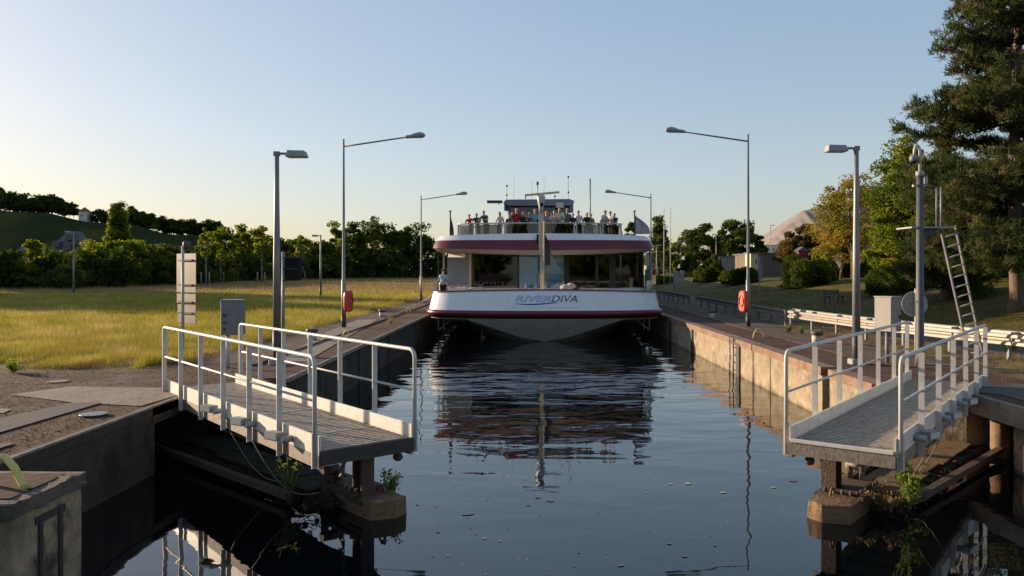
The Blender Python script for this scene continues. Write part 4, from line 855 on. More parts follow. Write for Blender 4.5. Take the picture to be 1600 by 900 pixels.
PPL = [  # px, top of head py, pose, facing, shirt, trousers, hair, options, label
 (736.5, 337, 'lean', -.4, RED, NAVY, HB, dict(), 'person in dark red top leaning on the rail, nearest the left rail end'),
 (746.5, 335.5, 'lean', -.2, NAVY, BLK, HL, dict(), 'person in dark patterned top leaning on rail, second from the left on the top deck'),
 (760, 331.5, 'lean', -.5, ((.05, .09, .16), 'slate'), BLK, HG, dict(), 'grey haired person in slate blue jacket bending over the rail, third from left'),
 (781, 332, 'stand', -.3, WHT, NAVY, HD, dict(long_hair=True), 'long dark haired person in white shirt standing alone at the left rail'),
 (796, 336, 'stand', .2, BLK, BLK, HD, dict(), 'person in black half hidden left of the person in bright red'),
 (807, 327, 'stand', .1, RED, NAVY, HG, dict(), 'tall person in bright red shirt by the wheelhouse'),
 (817, 332, 'turn', .3, BLK, BLK, HD, dict(), 'person in black standing between the red shirt and the teal shirt'),
 (827, 333, 'stand', .2, ((.10, .10, .12), 'charcoal'), BLK, HB, dict(long_hair=True), 'long haired person in charcoal beside the person in pale teal'),
 (836, 328, 'turn', 0, TEAL, BLU, HB, dict(), 'person in pale teal shirt just left of the mast'),
 (854, 331, 'stand', -.2, BLU, BLK, HL, dict(long_hair=True), 'long haired person in muted blue top just right of the mast'),
 (866, 332, 'lean', 0, WHT, GREY, HG, dict(), 'person in white leaning on the rail beside the red cap'),
 (874, 328, 'lean', 0, WHT, NAVY, HB, dict(cap=(.35, .02, .03)), 'person with red cap and white shirt leaning on the rail'),
 (886, 327, 'stand', .3, GREY, BLK, HB, dict(), 'person in grey shirt with folded arms right of the red cap'),
 (904, 330, 'stand', -.4, WHT, NAVY, HL, dict(bare=True), 'person in white sleeveless top and dark trousers with light hair'),
 (917, 333, 'stand', .1, BLK, BLK, HD, dict(long_hair=True), 'person in black dress with long dark hair behind the rail glass'),
 (800, 333, 'stand', .5, OLV, BLK, HD, dict(), 'person in olive top behind the rail between the black shirt and the red shirt'),
 (822, 334, 'stand', -.3, BLK, BLK, HB, dict(), 'person in black half hidden behind the charcoal top left of the teal shirt'),
 (844.5, 333, 'stand', .1, NAVY, BLK, HB, dict(), 'person in navy standing behind the white radar mast'),
 (860, 334, 'stand', .4, ((.35, .20, .22), 'rose'), BLK, HD, dict(long_hair=True), 'long haired person in rose top between the blue top and the white shirt'),
 (880, 333, 'stand', -.2, BLU, NAVY, HG, dict(), 'grey haired person in blue behind the red cap'),
 (895, 334, 'stand', .2, NAVY, BLK, HB, dict(), 'person in navy between the grey shirt and the sleeveless white top'),
 (923, 335, 'stand', .3, OLV, GREY, HL, dict(), 'person in olive top right of the long dark hair'),
 (945, 333, 'stand', .1, WHT, BLK, HD, dict(), 'person in white shirt standing upright between the two at the right rail end'),
 (939, 331, 'lean', .8, WHT, BLK, HD, dict(), 'person in white shirt and black trousers leaning sideways near the right rail end'),
 (955, 331, 'turn', -.8, WHT, BEI, HB, dict(), 'person in white shirt and beige trousers at the right end of the rail'),
 (961, 334, 'turn', -.6, NAVY, BLK, HD, dict(), 'person in navy half hidden behind beige trousers at the right end of the rail'),
]
for px, py, pose, rz, sh_, tr_, hr, op, lb in PPL:
    Y = rail_y(PX(px, RY))+(.42 if pose == 'lean' else .55); hd_z = PZ(py, Y); h = (hd_z-3.8)/(.965 if pose != 'lean' else .92)
    person((PX(px, Y), Y, 3.8), rz, max(1.3, min(1.95, h)), pose, sh_, tr_, hr, lb, GP, **op)
person((PX(692.5, 40.2), 40.2, .65), math.pi-.3, 1.72, 'back', ((.30, .52, .62), 'lightblue'), BLK, HD, 'deckhand in light blue shirt seen from behind at the left corner of the foredeck')
# mooring rope from ship to the bollard
a = Vector((BX-5.5, 39.6, 1.1)); b_ = Vector((-6.85, 38.7, .22)); q = MB()
P0 = Vector((PX(664, 38.9), 38.9, PZ(466, 38.9))); P1 = Vector((PX(604, 38.7), 38.7, PZ(494.5, 38.7)))
P0 = a
pp = [P0.lerp(P1, i/12)+Vector((0, 0, -.12*math.sin(math.pi*i/12))) for i in range(13)]; pp.append(P1+Vector((-.2, 0, -.02)))
q.tube(pp, .028, 6); tag(q.build('mooring_rope', M['rope']), 'pale mooring rope slung from the ship to a quay bollard', 'rope')
# ---------------------------------------------------------------- lamps, signs, fittings
def arm_lamp(x, y, h, reach, label, group, case=None):
    r = empty('street_lamp', (x, y, 0), label, 'street lamp', group); s = 1 if reach > 0 else -1
    q = MB(); q.tube([(x, y, 0), (x, y, 1.9), (x, y, 1.92), (x, y, h+.25)], [.09, .09, .065, .035], 12); q.build('pole', M['galv'], r)
    q = MB(); q.tube([(x, y, .05), (x, y, .5)], .1, 12); q.build('pole_base', M['darkpole'], r)
    q = MB(); q.tube([(x, y, h-.05), (x+reach*.83, y, h+.29*abs(reach)/2.7)], [.035, .03], 8); q.build('arm', M['galv'], r)
    a = Vector((x+reach*.80, y, h+.29*abs(reach)/2.7)); q = MB()
    q.tube([a, a+Vector((s*.10, 0, .01)), a+Vector((s*.26, 0, .03)), a+Vector((s*.46, 0, .07)), a+Vector((s*.62, 0, .08)), a+Vector((s*.76, 0, .07)), a+Vector((s*.82, 0, .06))], [.05, .07, .075, .115, .125, .09, .03], 12); hd = q.build('lamp_head', M['lampgrey'], r)
    q = MB(); c = a+Vector((s*.56, 0, .02)); q.ball(tuple(c), .20, .10, .06, 12, 6); q.build('lens', M['glassy'], hd)
    if case:
        cx = x+case*.17; q = MB(); q.prism([(cx+.13*math.cos(t)*.9, y-.02+.34*math.sin(t)) for t in [2*math.pi*i/16 for i in range(16)]], 0, .01)
        q = MB(); vs = []; n = 24
        for k_, (off, sc_) in enumerate(((-.10, .90), (-.07, 1), (.06, 1), (.11, .86))):
            for i in range(n):
                t = 2*math.pi*i/n; ct, st = math.cos(t), math.sin(t); e = .55
                vs.append((math.copysign(abs(ct)**e, ct)*.25*sc_, off, math.copysign(abs(st)**e, st)*.43*sc_))
        fs = [[k_*n+i, k_*n+(i+1) % n, (k_+1)*n+(i+1) % n, (k_+1)*n+i] for k_ in range(3) for i in range(n)]+[list(range(n))[::-1], [3*n+i for i in range(n)]]
        rot = Matrix.Rotation(case*R(76), 3, 'Z'); c = Vector((x+case*.20, y-.05, CZ-(470.5-HY)/F*y))
        q.add([tuple(rot @ Vector(v)+c) for v in vs], fs)
        lb = q.build('lifebuoy_case', M['orange'])
        tag(lb, 'red lifebuoy case on the %s tall arm lamp' % ('left' if case > 0 else 'right'), 'lifebuoy', 'lifebuoy cases')
        q = MB(); rr_ = []
        for i in range(13):
            t = 2*math.pi*i/12; rr_.append(tuple(rot @ Vector((.17*math.cos(t), -.115, .22*math.sin(t)))+c))
        q.tube(rr_, .025, 6); q.build('moulded_ring', M['orange'], lb)
        q = MB(); q.obox(tuple(rot @ Vector((0, -.11, .0))+c), rot @ Vector((1, 0, 0)), rot @ Vector((0, 1, 0)), (0, 0, 1), .03, .004, .06); q.build('case_label', M['cabinetlight'], lb)
    return r
arm_lamp(PX(537, 31.8), 31.8, PZ(227, 31.8), 3.05, 'tall slender arm lamp with a red lifebuoy case on the left quay', 'tall arm lamps along the lock', 1)
arm_lamp(PX(1169, 32.4), 32.4, PZ(219, 32.4), -3.2, 'tall slender arm lamp with a red lifebuoy case on the right quay', 'tall arm lamps along the lock', -1)
arm_lamp(PX(658, 56), 56, PZ(311, 56), 3.05, 'more distant tall arm lamp on the left quay beside the ship', 'tall arm lamps along the lock')
arm_lamp(PX(1017, 56), 56, PZ(308, 56), -3.05, 'more distant tall arm lamp behind the ship on the right', 'tall arm lamps along the lock')
def flat_lamp(x, y, h, s, label, z0=0, w=1.0, group='flat headed lamps', dark=.95):
    r = empty('street_lamp', (x, y, z0), label, 'street lamp', group)
    q = MB(); q.tube([(x, y, z0+.85*w), (x, y, z0+2.6), (x, y, z0+h*.75), (x, y, z0+h)], [.095*w, .085*w, .065*w, .055*w], 12); q.build('pole', M['galv'], r)
    q = MB(); q.tube([(x, y, z0), (x, y, z0+.9*w)], .1*w, 12); q.build('dark_pole_base', M['darkpole'], r)
    q = MB(); q.box(x-.16*w, x+.16*w, y-.16*w, y+.16*w, z0, z0+.14*w); q.build('foot', M['lampgrey'], r, bevel=.02)
    q = MB(); q.box(x-.07*w, x+.07*w, y-.05*w, y+.05*w, z0+h-.06, z0+h+.05); q.tube([(x, y, z0+h), (x+s*.35*w, y, z0+h)], .03*w, 8); q.build('arm', M['galv'], r)
    xa, xb = sorted((x+s*.24*w, x+s*.74*w)); q = MB(); q.add([(xx, yy, zz) for xx, yy, zz in [(xa, y-.16, z0+h-.09), (xb, y-.16, z0+h-.09), (xb, y+.16, z0+h-.09), (xa, y+.16, z0+h-.09), (xa+.03, y-.13, z0+h+.07), (xb-.05, y-.13, z0+h+.06), (xb-.05, y+.13, z0+h+.06), (xa+.03, y+.13, z0+h+.07)]], [(0, 3, 2, 1), (4, 5, 6, 7), (0, 1, 5, 4), (1, 2, 6, 5), (2, 3, 7, 6), (3, 0, 4, 7)])
    hd = q.build('lamp_head', M['lampgrey'], r, bevel=.012); q = MB(); q.box(xa+.05, xb-.05, y-.12, y+.12, z0+h-.10, z0+h-.088); q.build('lens', M['glassy'], hd)
    return r
flat_lamp(PX(432.5, 19.3), 19.3, PZ(240, 19.3), 1, 'flat headed lamp with dark lower pole beside the left gangway')
flat_lamp(PX(1338, 19.4), 19.4, PZ(231.5, 19.4), -1, 'flat headed lamp with dark lower pole beside the right gangway')
def far_lamp(px, ytop, ybase, label, s=-1, Y=None):
    b = G(px, ybase) if Y is None else Vector((PX(px, Y), Y, float(H(PX(px, Y), Y)))); h = PZ(ytop, b.y)-b.z
    flat_lamp(b.x, b.y, h, s, label, b.z)
far_lamp(115, 362, 460, 'small distant lamp standing in the meadow in front of the hedge on the far left')
far_lamp(501, 368, 464, 'small distant dark based lamp in the middle of the meadow')
far_lamp(1204, 352, 428, 'small lamp on the lawn in front of the tan building', 1)
far_lamp(1347, 324, 425, 'lamp on the lawn in front of the yellow tree', 1)
far_lamp(1119, 366, 402, 'small lamp between the two dark round trees on the right', -1, 130)
far_lamp(1064, 376, 414, 'small lamp beside the left of the two dark round trees', 1, 118)
far_lamp(1026, 383, 418, 'tiny lamp in front of the dark conifer', 1, 112)
# warning beacon with sign (seen from behind), cabinet, traffic signal ---------------------
r = empty('sign', (PX(287, 22.9), 22.9, 0), 'back of a tall rectangular sign over three small plates on a white pole', 'sign'); sx_ = PX(287, 22.9)
q = MB(); q.tube([(sx_, 22.84, 0), (sx_, 22.84, 3.0)], .045, 8); q.build('pole', M['white'], r)
nrm = Vector((-.60, -.80, 0)); tx = Vector((.8, -.6, 0)); cc = Vector((sx_+.03, 22.95, 0))
def plate(name, z0, z1, w_, m, par=r, dx=0): return MB().obox(cc+tx*dx-nrm*.03+Vector((0, 0, (z0+z1)/2)), tx, nrm, (0, 0, 1), w_/2, .012, (z1-z0)/2).build(name, m, par, bevel=.004)
pz = lambda p: PZ(p, 22.9)
pn = plate('panel', pz(457), pz(396), 1.02, M['signback'])
q = MB(); 
for z in (pz(406.5), pz(445), pz(472), pz(489)): q.obox(cc+Vector((0, 0, z))+nrm*.0, tx, nrm, (0, 0, 1), .38, .015, .02)
q.build('clamps', M['void'], r)
plate('small_plate', pz(474), pz(459), 1.0, M['signback']); plate('small_plate', pz(489.5), pz(476), .96, M['signback'], dx=.02); plate('small_plate', pz(505), pz(491), .94, M['signback'], dx=.03)
q = MB(); q.tube([(sx_+.08, 22.9, 2.9), (sx_+.08, 22.9, 3.1), (sx_+.08, 22.9, 3.13)], [.1, .1, .05], 12); q.build('beacon', M['bollardblack'], r)
Yc = 18.7; cx = PX(358, Yc); r = empty('control_cabinet', (cx, Yc, 0), 'dark grey control cabinet with three round sockets on a post, behind the left gangway', 'cabinet')
q = MB(); q.tube([(PX(356, Yc), Yc, 0), (PX(356, Yc), Yc, .8)], .05, 8); q.build('post', M['white'], r)
q = MB(); q.box(PX(347, Yc), PX(378, Yc), Yc-.1, Yc+.25, PZ(523, Yc), PZ(469, Yc)); q.build('cabinet_body', M['cabinet'], r, bevel=.01)
q = MB(); q.box(PX(347, Yc)-.01, PX(378, Yc)+.01, Yc-.12, Yc+.27, PZ(469.5, Yc), PZ(468, Yc)); q.build('cabinet_top', M['lampgrey'], r)
for py in (492, 503, 513.5):
    q = MB(); c = Vector((PX(353.5, Yc), Yc-.1, PZ(py, Yc))); q.tube([c, c+Vector((0, -.03, 0))], .045, 14); so_ = q.build('socket', M['galv'], r)
    q = MB(); q.tube([c+Vector((0, -.028, 0)), c+Vector((0, -.034, 0))], .027, 12); q.build('socket_hole', M['black'], so_)
Ys = 21.0; x = PX(442.5, Ys); r = empty('signal', (x, Ys, 0), 'black signal light box seen from behind on a thin pole beside the left lamp', 'signal')
q = MB(); q.tube([(x, Ys, 0), (x, Ys, PZ(393, Ys))], .042, 8); q.build('pole', M['galv'], r)
q = MB(); q.box(PX(447, Ys), PX(468, Ys), Ys-.05, Ys+.2, PZ(438, Ys), PZ(402, Ys)); q.build('signal_box', M['black'], r, bevel=.02)
q = MB()
for py in (402.5, 420, 438): q.box(x, PX(466, Ys), Ys-.07, Ys-.05, PZ(py, Ys)-.015, PZ(py, Ys)+.015)
for py in (409, 428): q.tube([(PX(451, Ys), Ys-.05, PZ(py, Ys)), (PX(451, Ys), Ys-.09, PZ(py, Ys))], .02, 6)
q.build('brackets', M['void'], r)
q = MB()
for py in (411, 429): q.tube([(PX(462, Ys), Ys+.2, PZ(py, Ys)), (PX(464, Ys), Ys+.3, PZ(py, Ys))], .12, 10, caps=False)
q.build('visors', M['black'], r)
# bollards
def bollard(x, y, label):
    r = empty('bollard', (x, y, 0), label, 'bollard', 'mooring bollards on the quays')
    q = MB(); q.tube([(x, y, 0), (x, y, .27)], .155, 16); q.build('body', M['bollardwhite'], r)
    q = MB(); q.tube([(x, y, .25), (x, y, .28), (x, y, .36), (x, y, .39)], [.15, .19, .195, .17], 16); q.build('cap', M['bollardblack'], r)
for x, y, lb in ((PX(487.5, 26), 26, 'dark capped bollard on the left quay just behind the gangway railing'), (PX(597.5, 38.7), 38.7, 'bollard holding the pale mooring rope on the left quay'),
                 (PX(1276.5, 25), 25, 'bollard in the sun on the right quay in front of the guard rail'), (PX(1113, 38), 38, 'dark bollard in the shade on the right quay near the ship')): bollard(x, y, lb)
# yellow hand loops at the ladders
def loop(x, y, w_, h, label, rz=0, m='yellow', r_=.025):
    q = MB(); c, s = math.cos(rz), math.sin(rz); P_ = [(-1, 0), (-.8, .5), (-.35, .93), (0, 1), (.4, .85), (.8, .45), (1, -.02)]
    q.tube([(x+a*w_*c, y+a*w_*s, b*h) for a, b in P_], r_, 8); return tag(q.build('grab_handle', M[m]), label, 'handle', 'grab handles at the quay edge')
loop(PX(1185.5, 26.8), 26.8, .21, .33, 'yellow grab handle on the sunlit right quay above the wall ladder', .2)
loop(PX(541, 27.2), 27.2, .15, .22, 'worn yellow grab handle on the left quay strip nearer the camera', -.5)
loop(PX(638, 42), 42, .13, .3, 'worn yellow grab handle on the left quay strip nearer the ship', -.5)
loop(PX(1056, 48), 48, .12, .35, 'grab handle on the shaded right quay beside the ship', .3, 'galv')
q = MB(); q.tube([(PX(0, 8.5)-.5, 8.6, .02), (PX(0, 8.5)-.3, 8.55, .26), (PX(8, 8.5), 8.5, .30), (PX(22, 8.4), 8.4, .22), (PX(36, 8.3), 8.3, .06), (PX(42, 8.25), 8.25, .04)], .04, 10); tag(q.build('grab_handle', M['yellow']), 'mossy yellow curved grab handle on the pier in the bottom left corner', 'handle', 'grab handles at the quay edge')
# guard rails
def guard(P, label, z, m, two=True, step=2.0, name='guard_rail'):
    r = empty(name, (P[0][0], P[0][1], 0), label, 'guard rail', 'guard rails behind the right quay'); L_ = [Vector((*p, 0)) for p in P]
    prof = [(-.015, -.15), (-.05, -.13), (-.05, -.06), (.02, -.02), (.02, .02), (-.05, .06), (-.05, .13), (-.015, .15), (.0, .15), (.035, .02), (.035, -.02), (.0, -.15)]
    for off, zz in (((0, z),) if not two else ((-.07, z), (.14, z+.07))):
        q = MB(); rows = []
        for i, p in enumerate(L_):
            d = (L_[min(i+1, len(L_)-1)]-L_[max(i-1, 0)]).normalized(); n = Vector((d.y, -d.x, 0))
            if n.x < 0: n = -n
            rows.append([tuple(p+n*(a+off)+Vector((0, 0, float(H(p.x, p.y))*0+zz+b))) for a, b in prof])
        nn = len(prof)
        b0_ = len(q.v)
        for rw in rows: q.v += rw
        for i in range(len(rows)-1):
            for j in range(nn): q.f.append([i*nn+j, i*nn+(j+1) % nn, (i+1)*nn+(j+1) % nn, (i+1)*nn+j]); q.sm.append(False); q.mi.append(0)
        q.f.append(list(range(nn))); q.sm.append(False); q.mi.append(0); q.build('rail', m, r)
    dist = 0
    for i in range(len(L_)-1):
        seg = L_[i+1]-L_[i]; 
        while dist <= seg.length:
            p = L_[i]+seg.normalized()*dist; q = MB(); q.box(p.x-.01 if two else p.x-.04, p.x+.06, p.y-.05, p.y+.05, 0, z+.1); q.build('post', M['galv'] if two else m, r); dist += step
            if two:
                q = MB(); q.box(p.x-.05, p.x+.16, p.y-.22, p.y-.18, z-.12, z+.2); q.build('joint', m, r)
        dist -= seg.length
    return r
guard([(10.72, 32.3), (10.95, 29), (11.3, 25.5), (12.0, 21.8), (12.9, 18.6), (13.8, 15.8), (15.0, 13)], 'pale double guard rail in the sun behind the right gangway', .52, M['barrier'])
guard([(10.7, 32.8), (10.7, 38), (10.7, 44), (10.75, 50.5)], 'dark low rail in the shade between the lamp and the sunlit guard rail', .52, M['barrierdark'], False)
guard([(10.75, 52.5), (10.8, 60), (10.85, 70), (10.9, 84)], 'dark low rail in the shade beside the ship', .52, M['barrierdark'], False)
# low stray barrier beyond the road on the right
guard([(14.3, 21), (16.5, 19.6), (19, 18)], 'short grey guard rail piece at the right edge beyond the road', .45, M['barrierdark'], False)
# camera mast with platform and ladder
Ym = 19.2; x = PX(1437.5, Ym); mz = lambda p: PZ(p, Ym)
r = empty('camera_mast', (x, Ym, 0), 'grey mast with hooked camera on top and small service platform beside the ladder', 'mast')
q = MB(); q.tube([(x, Ym, 0), (x, Ym, .25), (x, Ym, mz(272))], [.13, .095, .08], 14); q.build('mast', M['mast'], r)
q = MB(); q.tube([(x, Ym, mz(276)), (x, Ym, mz(268))], .10, 14); q.build('collar', M['lampgrey'], r)
q = MB(); xx = x; q.tube([(xx, Ym, mz(272)), (xx, Ym, mz(235)), (xx-.03, Ym, mz(229)), (xx-.07, Ym, mz(227)), (xx-.11, Ym, mz(229)), (xx-.13, Ym, mz(234)), (xx-.14, Ym, mz(243))], .035, 10); hk = q.build('hook', M['white'], r)
q = MB(); q.tube([(xx-.15, Ym, mz(242)), (xx-.15, Ym, mz(245)), (xx-.15, Ym, mz(252))], [.05, .10, .10], 12); cm_ = q.build('camera_housing', M['cabinet'], hk)
q = MB(); q.ball((xx-.15, Ym, mz(252.5)), .07, .07, .06); q.build('camera_dome', M['black'], hk)
q = MB(); q.box(PX(1423, Ym), PX(1491, Ym), Ym-.05, Ym+.75, mz(356.5), mz(354)); q.build('platform', M['lampgrey'], r)
q = MB(); q.add([(x+.08, Ym+.1, mz(357)), (PX(1471, Ym), Ym+.1, mz(357)), (x+.08, Ym+.1, mz(377)), (x+.08, Ym+.13, mz(357)), (PX(1471, Ym), Ym+.13, mz(357)), (x+.08, Ym+.13, mz(377))], [(0, 1, 2), (5, 4, 3), (0, 3, 4, 1), (1, 4, 5, 2)]); q.build('gusset', M['mast'], r)
MB().tube([(PX(1463.5, Ym), Ym, mz(355)), (PX(1463.5, Ym), Ym, mz(293))], .022, 6).build('upright', M['galv'], r); MB().tube([(PX(1490.5, Ym), Ym+.6, mz(353)), (PX(1490.5, Ym), Ym+.6, mz(289))], .022, 6).build('upright', M['galv'], r)
q = MB(); q.bar((PX(1423, Ym), Ym-.1, mz(291)), (x, Ym, mz(290)), .04, .05); q.bar((x, Ym, mz(290)), (PX(1458, Ym), Ym+.4, mz(287)), .04, .05); q.tube([(PX(1458, Ym), Ym+.4, mz(287)), (PX(1490.5, Ym), Ym+.6, mz(289))], .008, 4); q.build('crossarm', M['galv'], r)
q = MB(); q.box(x+.12, x+.16, Ym-.05, Ym+.05, mz(287), mz(276)); q.build('junction_box', M['white'], r)
A = Vector((PX(1482, 19.6), 19.6, PZ(360, 19.6))); B = Vector((PX(1525, 20.9), 20.9, 0.02)); sd = Vector((1, 0, 0)); sd = (sd-(A-B).normalized()*sd.dot((A-B).normalized())).normalized()*.175
q = MB()
for s in (-1, 1): q.bar(A+sd*s+(A-B).normalized()*.05, B+sd*s, .035, .07, (0, 1, 0))
ld = q.build('ladder', M['galv']); tag(ld, 'light metal ladder leaning from the ground up to the camera mast platform', 'ladder')
for i in range(13):
    t = (i+.5)/13; c = A.lerp(B, t); MB().tube([c-sd, c+sd], .019, 8).build('rung', M['white'], ld)
# pale cabinet on post, round sign back
Yc = 19.6; r = empty('control_cabinet', (PX(1390, Yc), Yc, 0), 'pale beige and grey control cabinet on a post left of the round sign', 'cabinet')
q = MB(); q.tube([(PX(1389, Yc), Yc+.1, 0), (PX(1389, Yc), Yc+.1, .8)], .05, 8); q.build('post', M['cabinet'], r)
Av = (PX(1373, Yc), Yc+.25); Bv = (PX(1388, Yc), Yc-.15); Cv = (PX(1408, Yc), Yc-.02); Dv = (PX(1393, Yc), Yc+.38)
q = MB(); q.prism([Av, Bv, Cv, Dv], PZ(518, Yc), PZ(464.5, Yc)); q.build('cabinet_body', M['cabinetlight'], r, bevel=.01)
q = MB(); q.prism([(Av[0]-.02, Av[1]), (Bv[0], Bv[1]-.03), (Cv[0]+.02, Cv[1]), (Dv[0], Dv[1]+.03)], PZ(464.5, Yc), PZ(463, Yc)); q.build('cabinet_top', M['lampgrey'], r)
q = MB(); q.box(Cv[0]-.07, Cv[0]-.03, Yc-.1, Yc-.06, PZ(498, Yc), PZ(492, Yc)); q.build('lock', M['void'], r)
Yd = 22.0; x = PX(1429.5, Yd); r = empty('sign', (x, Yd, 0), 'round disc sign seen from behind on a pale post beside the camera mast', 'sign')
q = MB(); q.tube([(x, Yd-.05, 0), (x, Yd-.05, PZ(451, Yd))], .035, 8); q.build('post', M['white'], r)
q = MB(); q.tube([(x, Yd+.0, PZ(475, Yd)), (x, Yd+.02, PZ(475, Yd))], .36, 32); q.build('disc', M['cabinetlight'], r)
# thin dark sign post, bench, far bits
b = G(1187, 497); r = empty('sign', b[:], 'thin dark sign post with a narrow plate on the shaded lawn', 'sign')
q = MB(); q.tube([tuple(b), (b.x, b.y, PZ(402, b.y))], .03, 6); q.box(b.x-.07, b.x+.12, b.y-.04, b.y-.02, PZ(437, b.y), PZ(411, b.y)); q.build('post', M['cabinet'], r)
b = G(1303, 475); r = empty('park_bench', b[:], 'dark wooden park bench standing alone on the shaded lawn', 'bench'); rot = R(25)
def bp(u_, v_, z): c, s = math.cos(rot), math.sin(rot); return (b.x+u_*c-v_*s, b.y+u_*s+v_*c, b.z+z)
q = MB(); [q.bar(bp(-.62, v_, .45), bp(.62, v_, .45), .10, .035) for v_ in (-.18, -.05, .08)]; q.build('seat', M['benchwood'], r)
q = MB(); [q.bar(bp(-.62, .2+.04*i, .6+.14*i), bp(.62, .2+.04*i, .6+.14*i), .03, .10) for i in range(2)]; q.build('backrest', M['benchwood'], r)
for u_ in (-.5, .5):
    q = MB(); q.bar(bp(u_, -.2, -.03), bp(u_, -.15, .45), .06, .06); q.bar(bp(u_, .25, -.03), bp(u_, .12, .45), .06, .06); q.bar(bp(u_, .14, .43), bp(u_, .27, .85), .05, .04); q.bar(bp(u_, -.2, .42), bp(u_, .2, .42), .06, .05); q.build('leg', M['darkpole'], r)
# flagpoles beyond the ship
for px, yt, Y, lb in ((1037.5, 328, 105, 'bare white flagpole, left of the pair behind the ship'), (1047.5, 325, 100, 'bare white flagpole, right of the pair behind the ship')):
    x = PX(px, Y); z0 = float(H(x, Y)); q = MB(); q.tube([(x, Y, z0), (x, Y, PZ(yt, Y))], [.07, .04], 8); q.ball((x, Y, PZ(yt, Y)), .07); o = q.build('flagpole', M['white']); tag(o, lb, 'flagpole', 'flagpoles behind the ship')
# notice boards
for px, w_, lb in ((1053, .05, 'narrow post board left of the notice boards'), (1057.5, .28, 'grey notice board on two legs near the clipped shrubs'), (1066.5, .2, 'pale narrow notice board beside the bush')):
    Y = 82; x = PX(px, Y); z0 = float(H(x, Y)); r = empty('notice_board', (x, Y, z0), lb, 'notice board', 'notice boards on the lawn'); q = MB(); q.box(x-w_, x+w_, Y, Y+.06, z0+.8, z0+2.1); q.build('board', M['cabinetlight'], r)
    q = MB(); q.box(x-w_, x-w_+.05, Y+.06, Y+.1, z0-.05, z0+2.1); q.box(x+w_-.05, x+w_, Y+.06, Y+.1, z0-.05, z0+2.1); q.build('legs', M['cabinet'], r)
# floating scum flecks
rng = random.Random(11)
FL = [(732, 804, 20), (970, 884, 12), (652, 789, 6), (1012, 770, 5), (823, 716, 5), (1075, 756, 14), (1048, 757, 8), (1046, 850, 9), (1240, 752, 16), (860, 783, 14), (840, 778, 8), (1209, 762, 10), (757, 842, 6), (781, 846, 5), (685, 832, 7), (1117, 853, 6), (744, 835, 5), (1070, 870, 9), (560, 805, 6), (1130, 770, 12), (826, 790, 8), (905, 864, 5), (700, 870, 5)]
for px, py, w_ in FL:
    Y = (CZ-WZ)*F/(py-HY); x = PX(px, Y); s = w_/F*Y/2; n = 14
    P_ = [(x+s*rng.uniform(.45, 1.1)*math.cos(2*math.pi*i/n), Y+s*rng.uniform(.4, .9)*math.sin(2*math.pi*i/n), WZ+.006) for i in range(n)]
    top = [(a, b_, c+.004) for a, b_, c in P_]; q = MB(); q.add(P_+top, [list(range(n, 2*n))]+[[i, (i+1) % n, n+(i+1) % n, n+i] for i in range(n)])
    tag(q.build('foam_fleck', M['foam']), 'pale fleck of dry scum floating on the dark water', 'foam fleck', 'scum flecks floating on the water')
for i in range(70):
    py = rng.uniform(760, 898) if i < 55 else rng.uniform(700, 760); px = rng.uniform(640, 1230); Y = (CZ-WZ)*F/(py-HY); x = PX(px, Y); s = rng.uniform(.006, .016)
    q = MB(); q.prism([(x+s*math.cos(a)*rng.uniform(.6, 1.2), Y+s*math.sin(a)*rng.uniform(.6, 1.4)) for a in [k_*1.05 for k_ in range(6)]], WZ+.002, WZ+.006)
    tag(q.build('foam_fleck', M['foam']), 'tiny pale speck drifting on the water', 'foam fleck', 'specks floating on the water')
# ---------------------------------------------------------------- vegetation
LM = {
 'dark': leaf_mat('foliage_dark', (.016, .028, .009), (.052, .074, .017), (.12, .135, .026), .45),
 'mid': leaf_mat('foliage_mid', (.03, .055, .012), (.10, .135, .022), (.22, .225, .035), .5),
 'light': leaf_mat('foliage_light', (.05, .085, .014), (.13, .165, .024), (.26, .25, .04), .55),
 'yellow': leaf_mat('foliage_yellow', (.10, .11, .02), (.21, .18, .035), (.28, .20, .05), .5),
 'purple': leaf_mat('foliage_purple', (.06, .05, .02), (.12, .08, .035), (.13, .12, .03), .4),
 'pine': leaf_mat('needles', (.025, .042, .016), (.065, .085, .028), (.16, .13, .055), .30, .9),
 'grass': leaf_mat('grass_blades', (.10, .125, .022), (.27, .255, .055), (.46, .37, .17), .5, .8),
 'lawn': leaf_mat('lawn_blades', (.045, .055, .012), (.12, .11, .025), (.24, .18, .065), .4, .8),
 'drygrass': leaf_mat('dry_grass', (.17, .12, .055), (.26, .19, .09), (.36, .28, .14), .4, .9),
 'weed': leaf_mat('weed_leaves', (.05, .09, .015), (.11, .17, .03), (.20, .22, .05), .5, 3),
 'heather': leaf_mat('heather', (.10, .05, .05), (.16, .09, .07), None, .3)}
def leafquads(C, size, rs, asp=.62, flat=0.0):
    n = len(C); u = rs.normal(size=(n, 3)); u[:, 2] *= (1-flat); u /= np.linalg.norm(u, axis=1)[:, None]+1e-9
    w = rs.normal(size=(n, 3)); w -= u*(w*u).sum(1)[:, None]; w /= np.linalg.norm(w, axis=1)[:, None]+1e-9
    s = size*(.6+.8*rs.random(n))[:, None]
    return np.stack([C-u*s, C-w*s*asp, C+u*s, C+w*s*asp], 1)
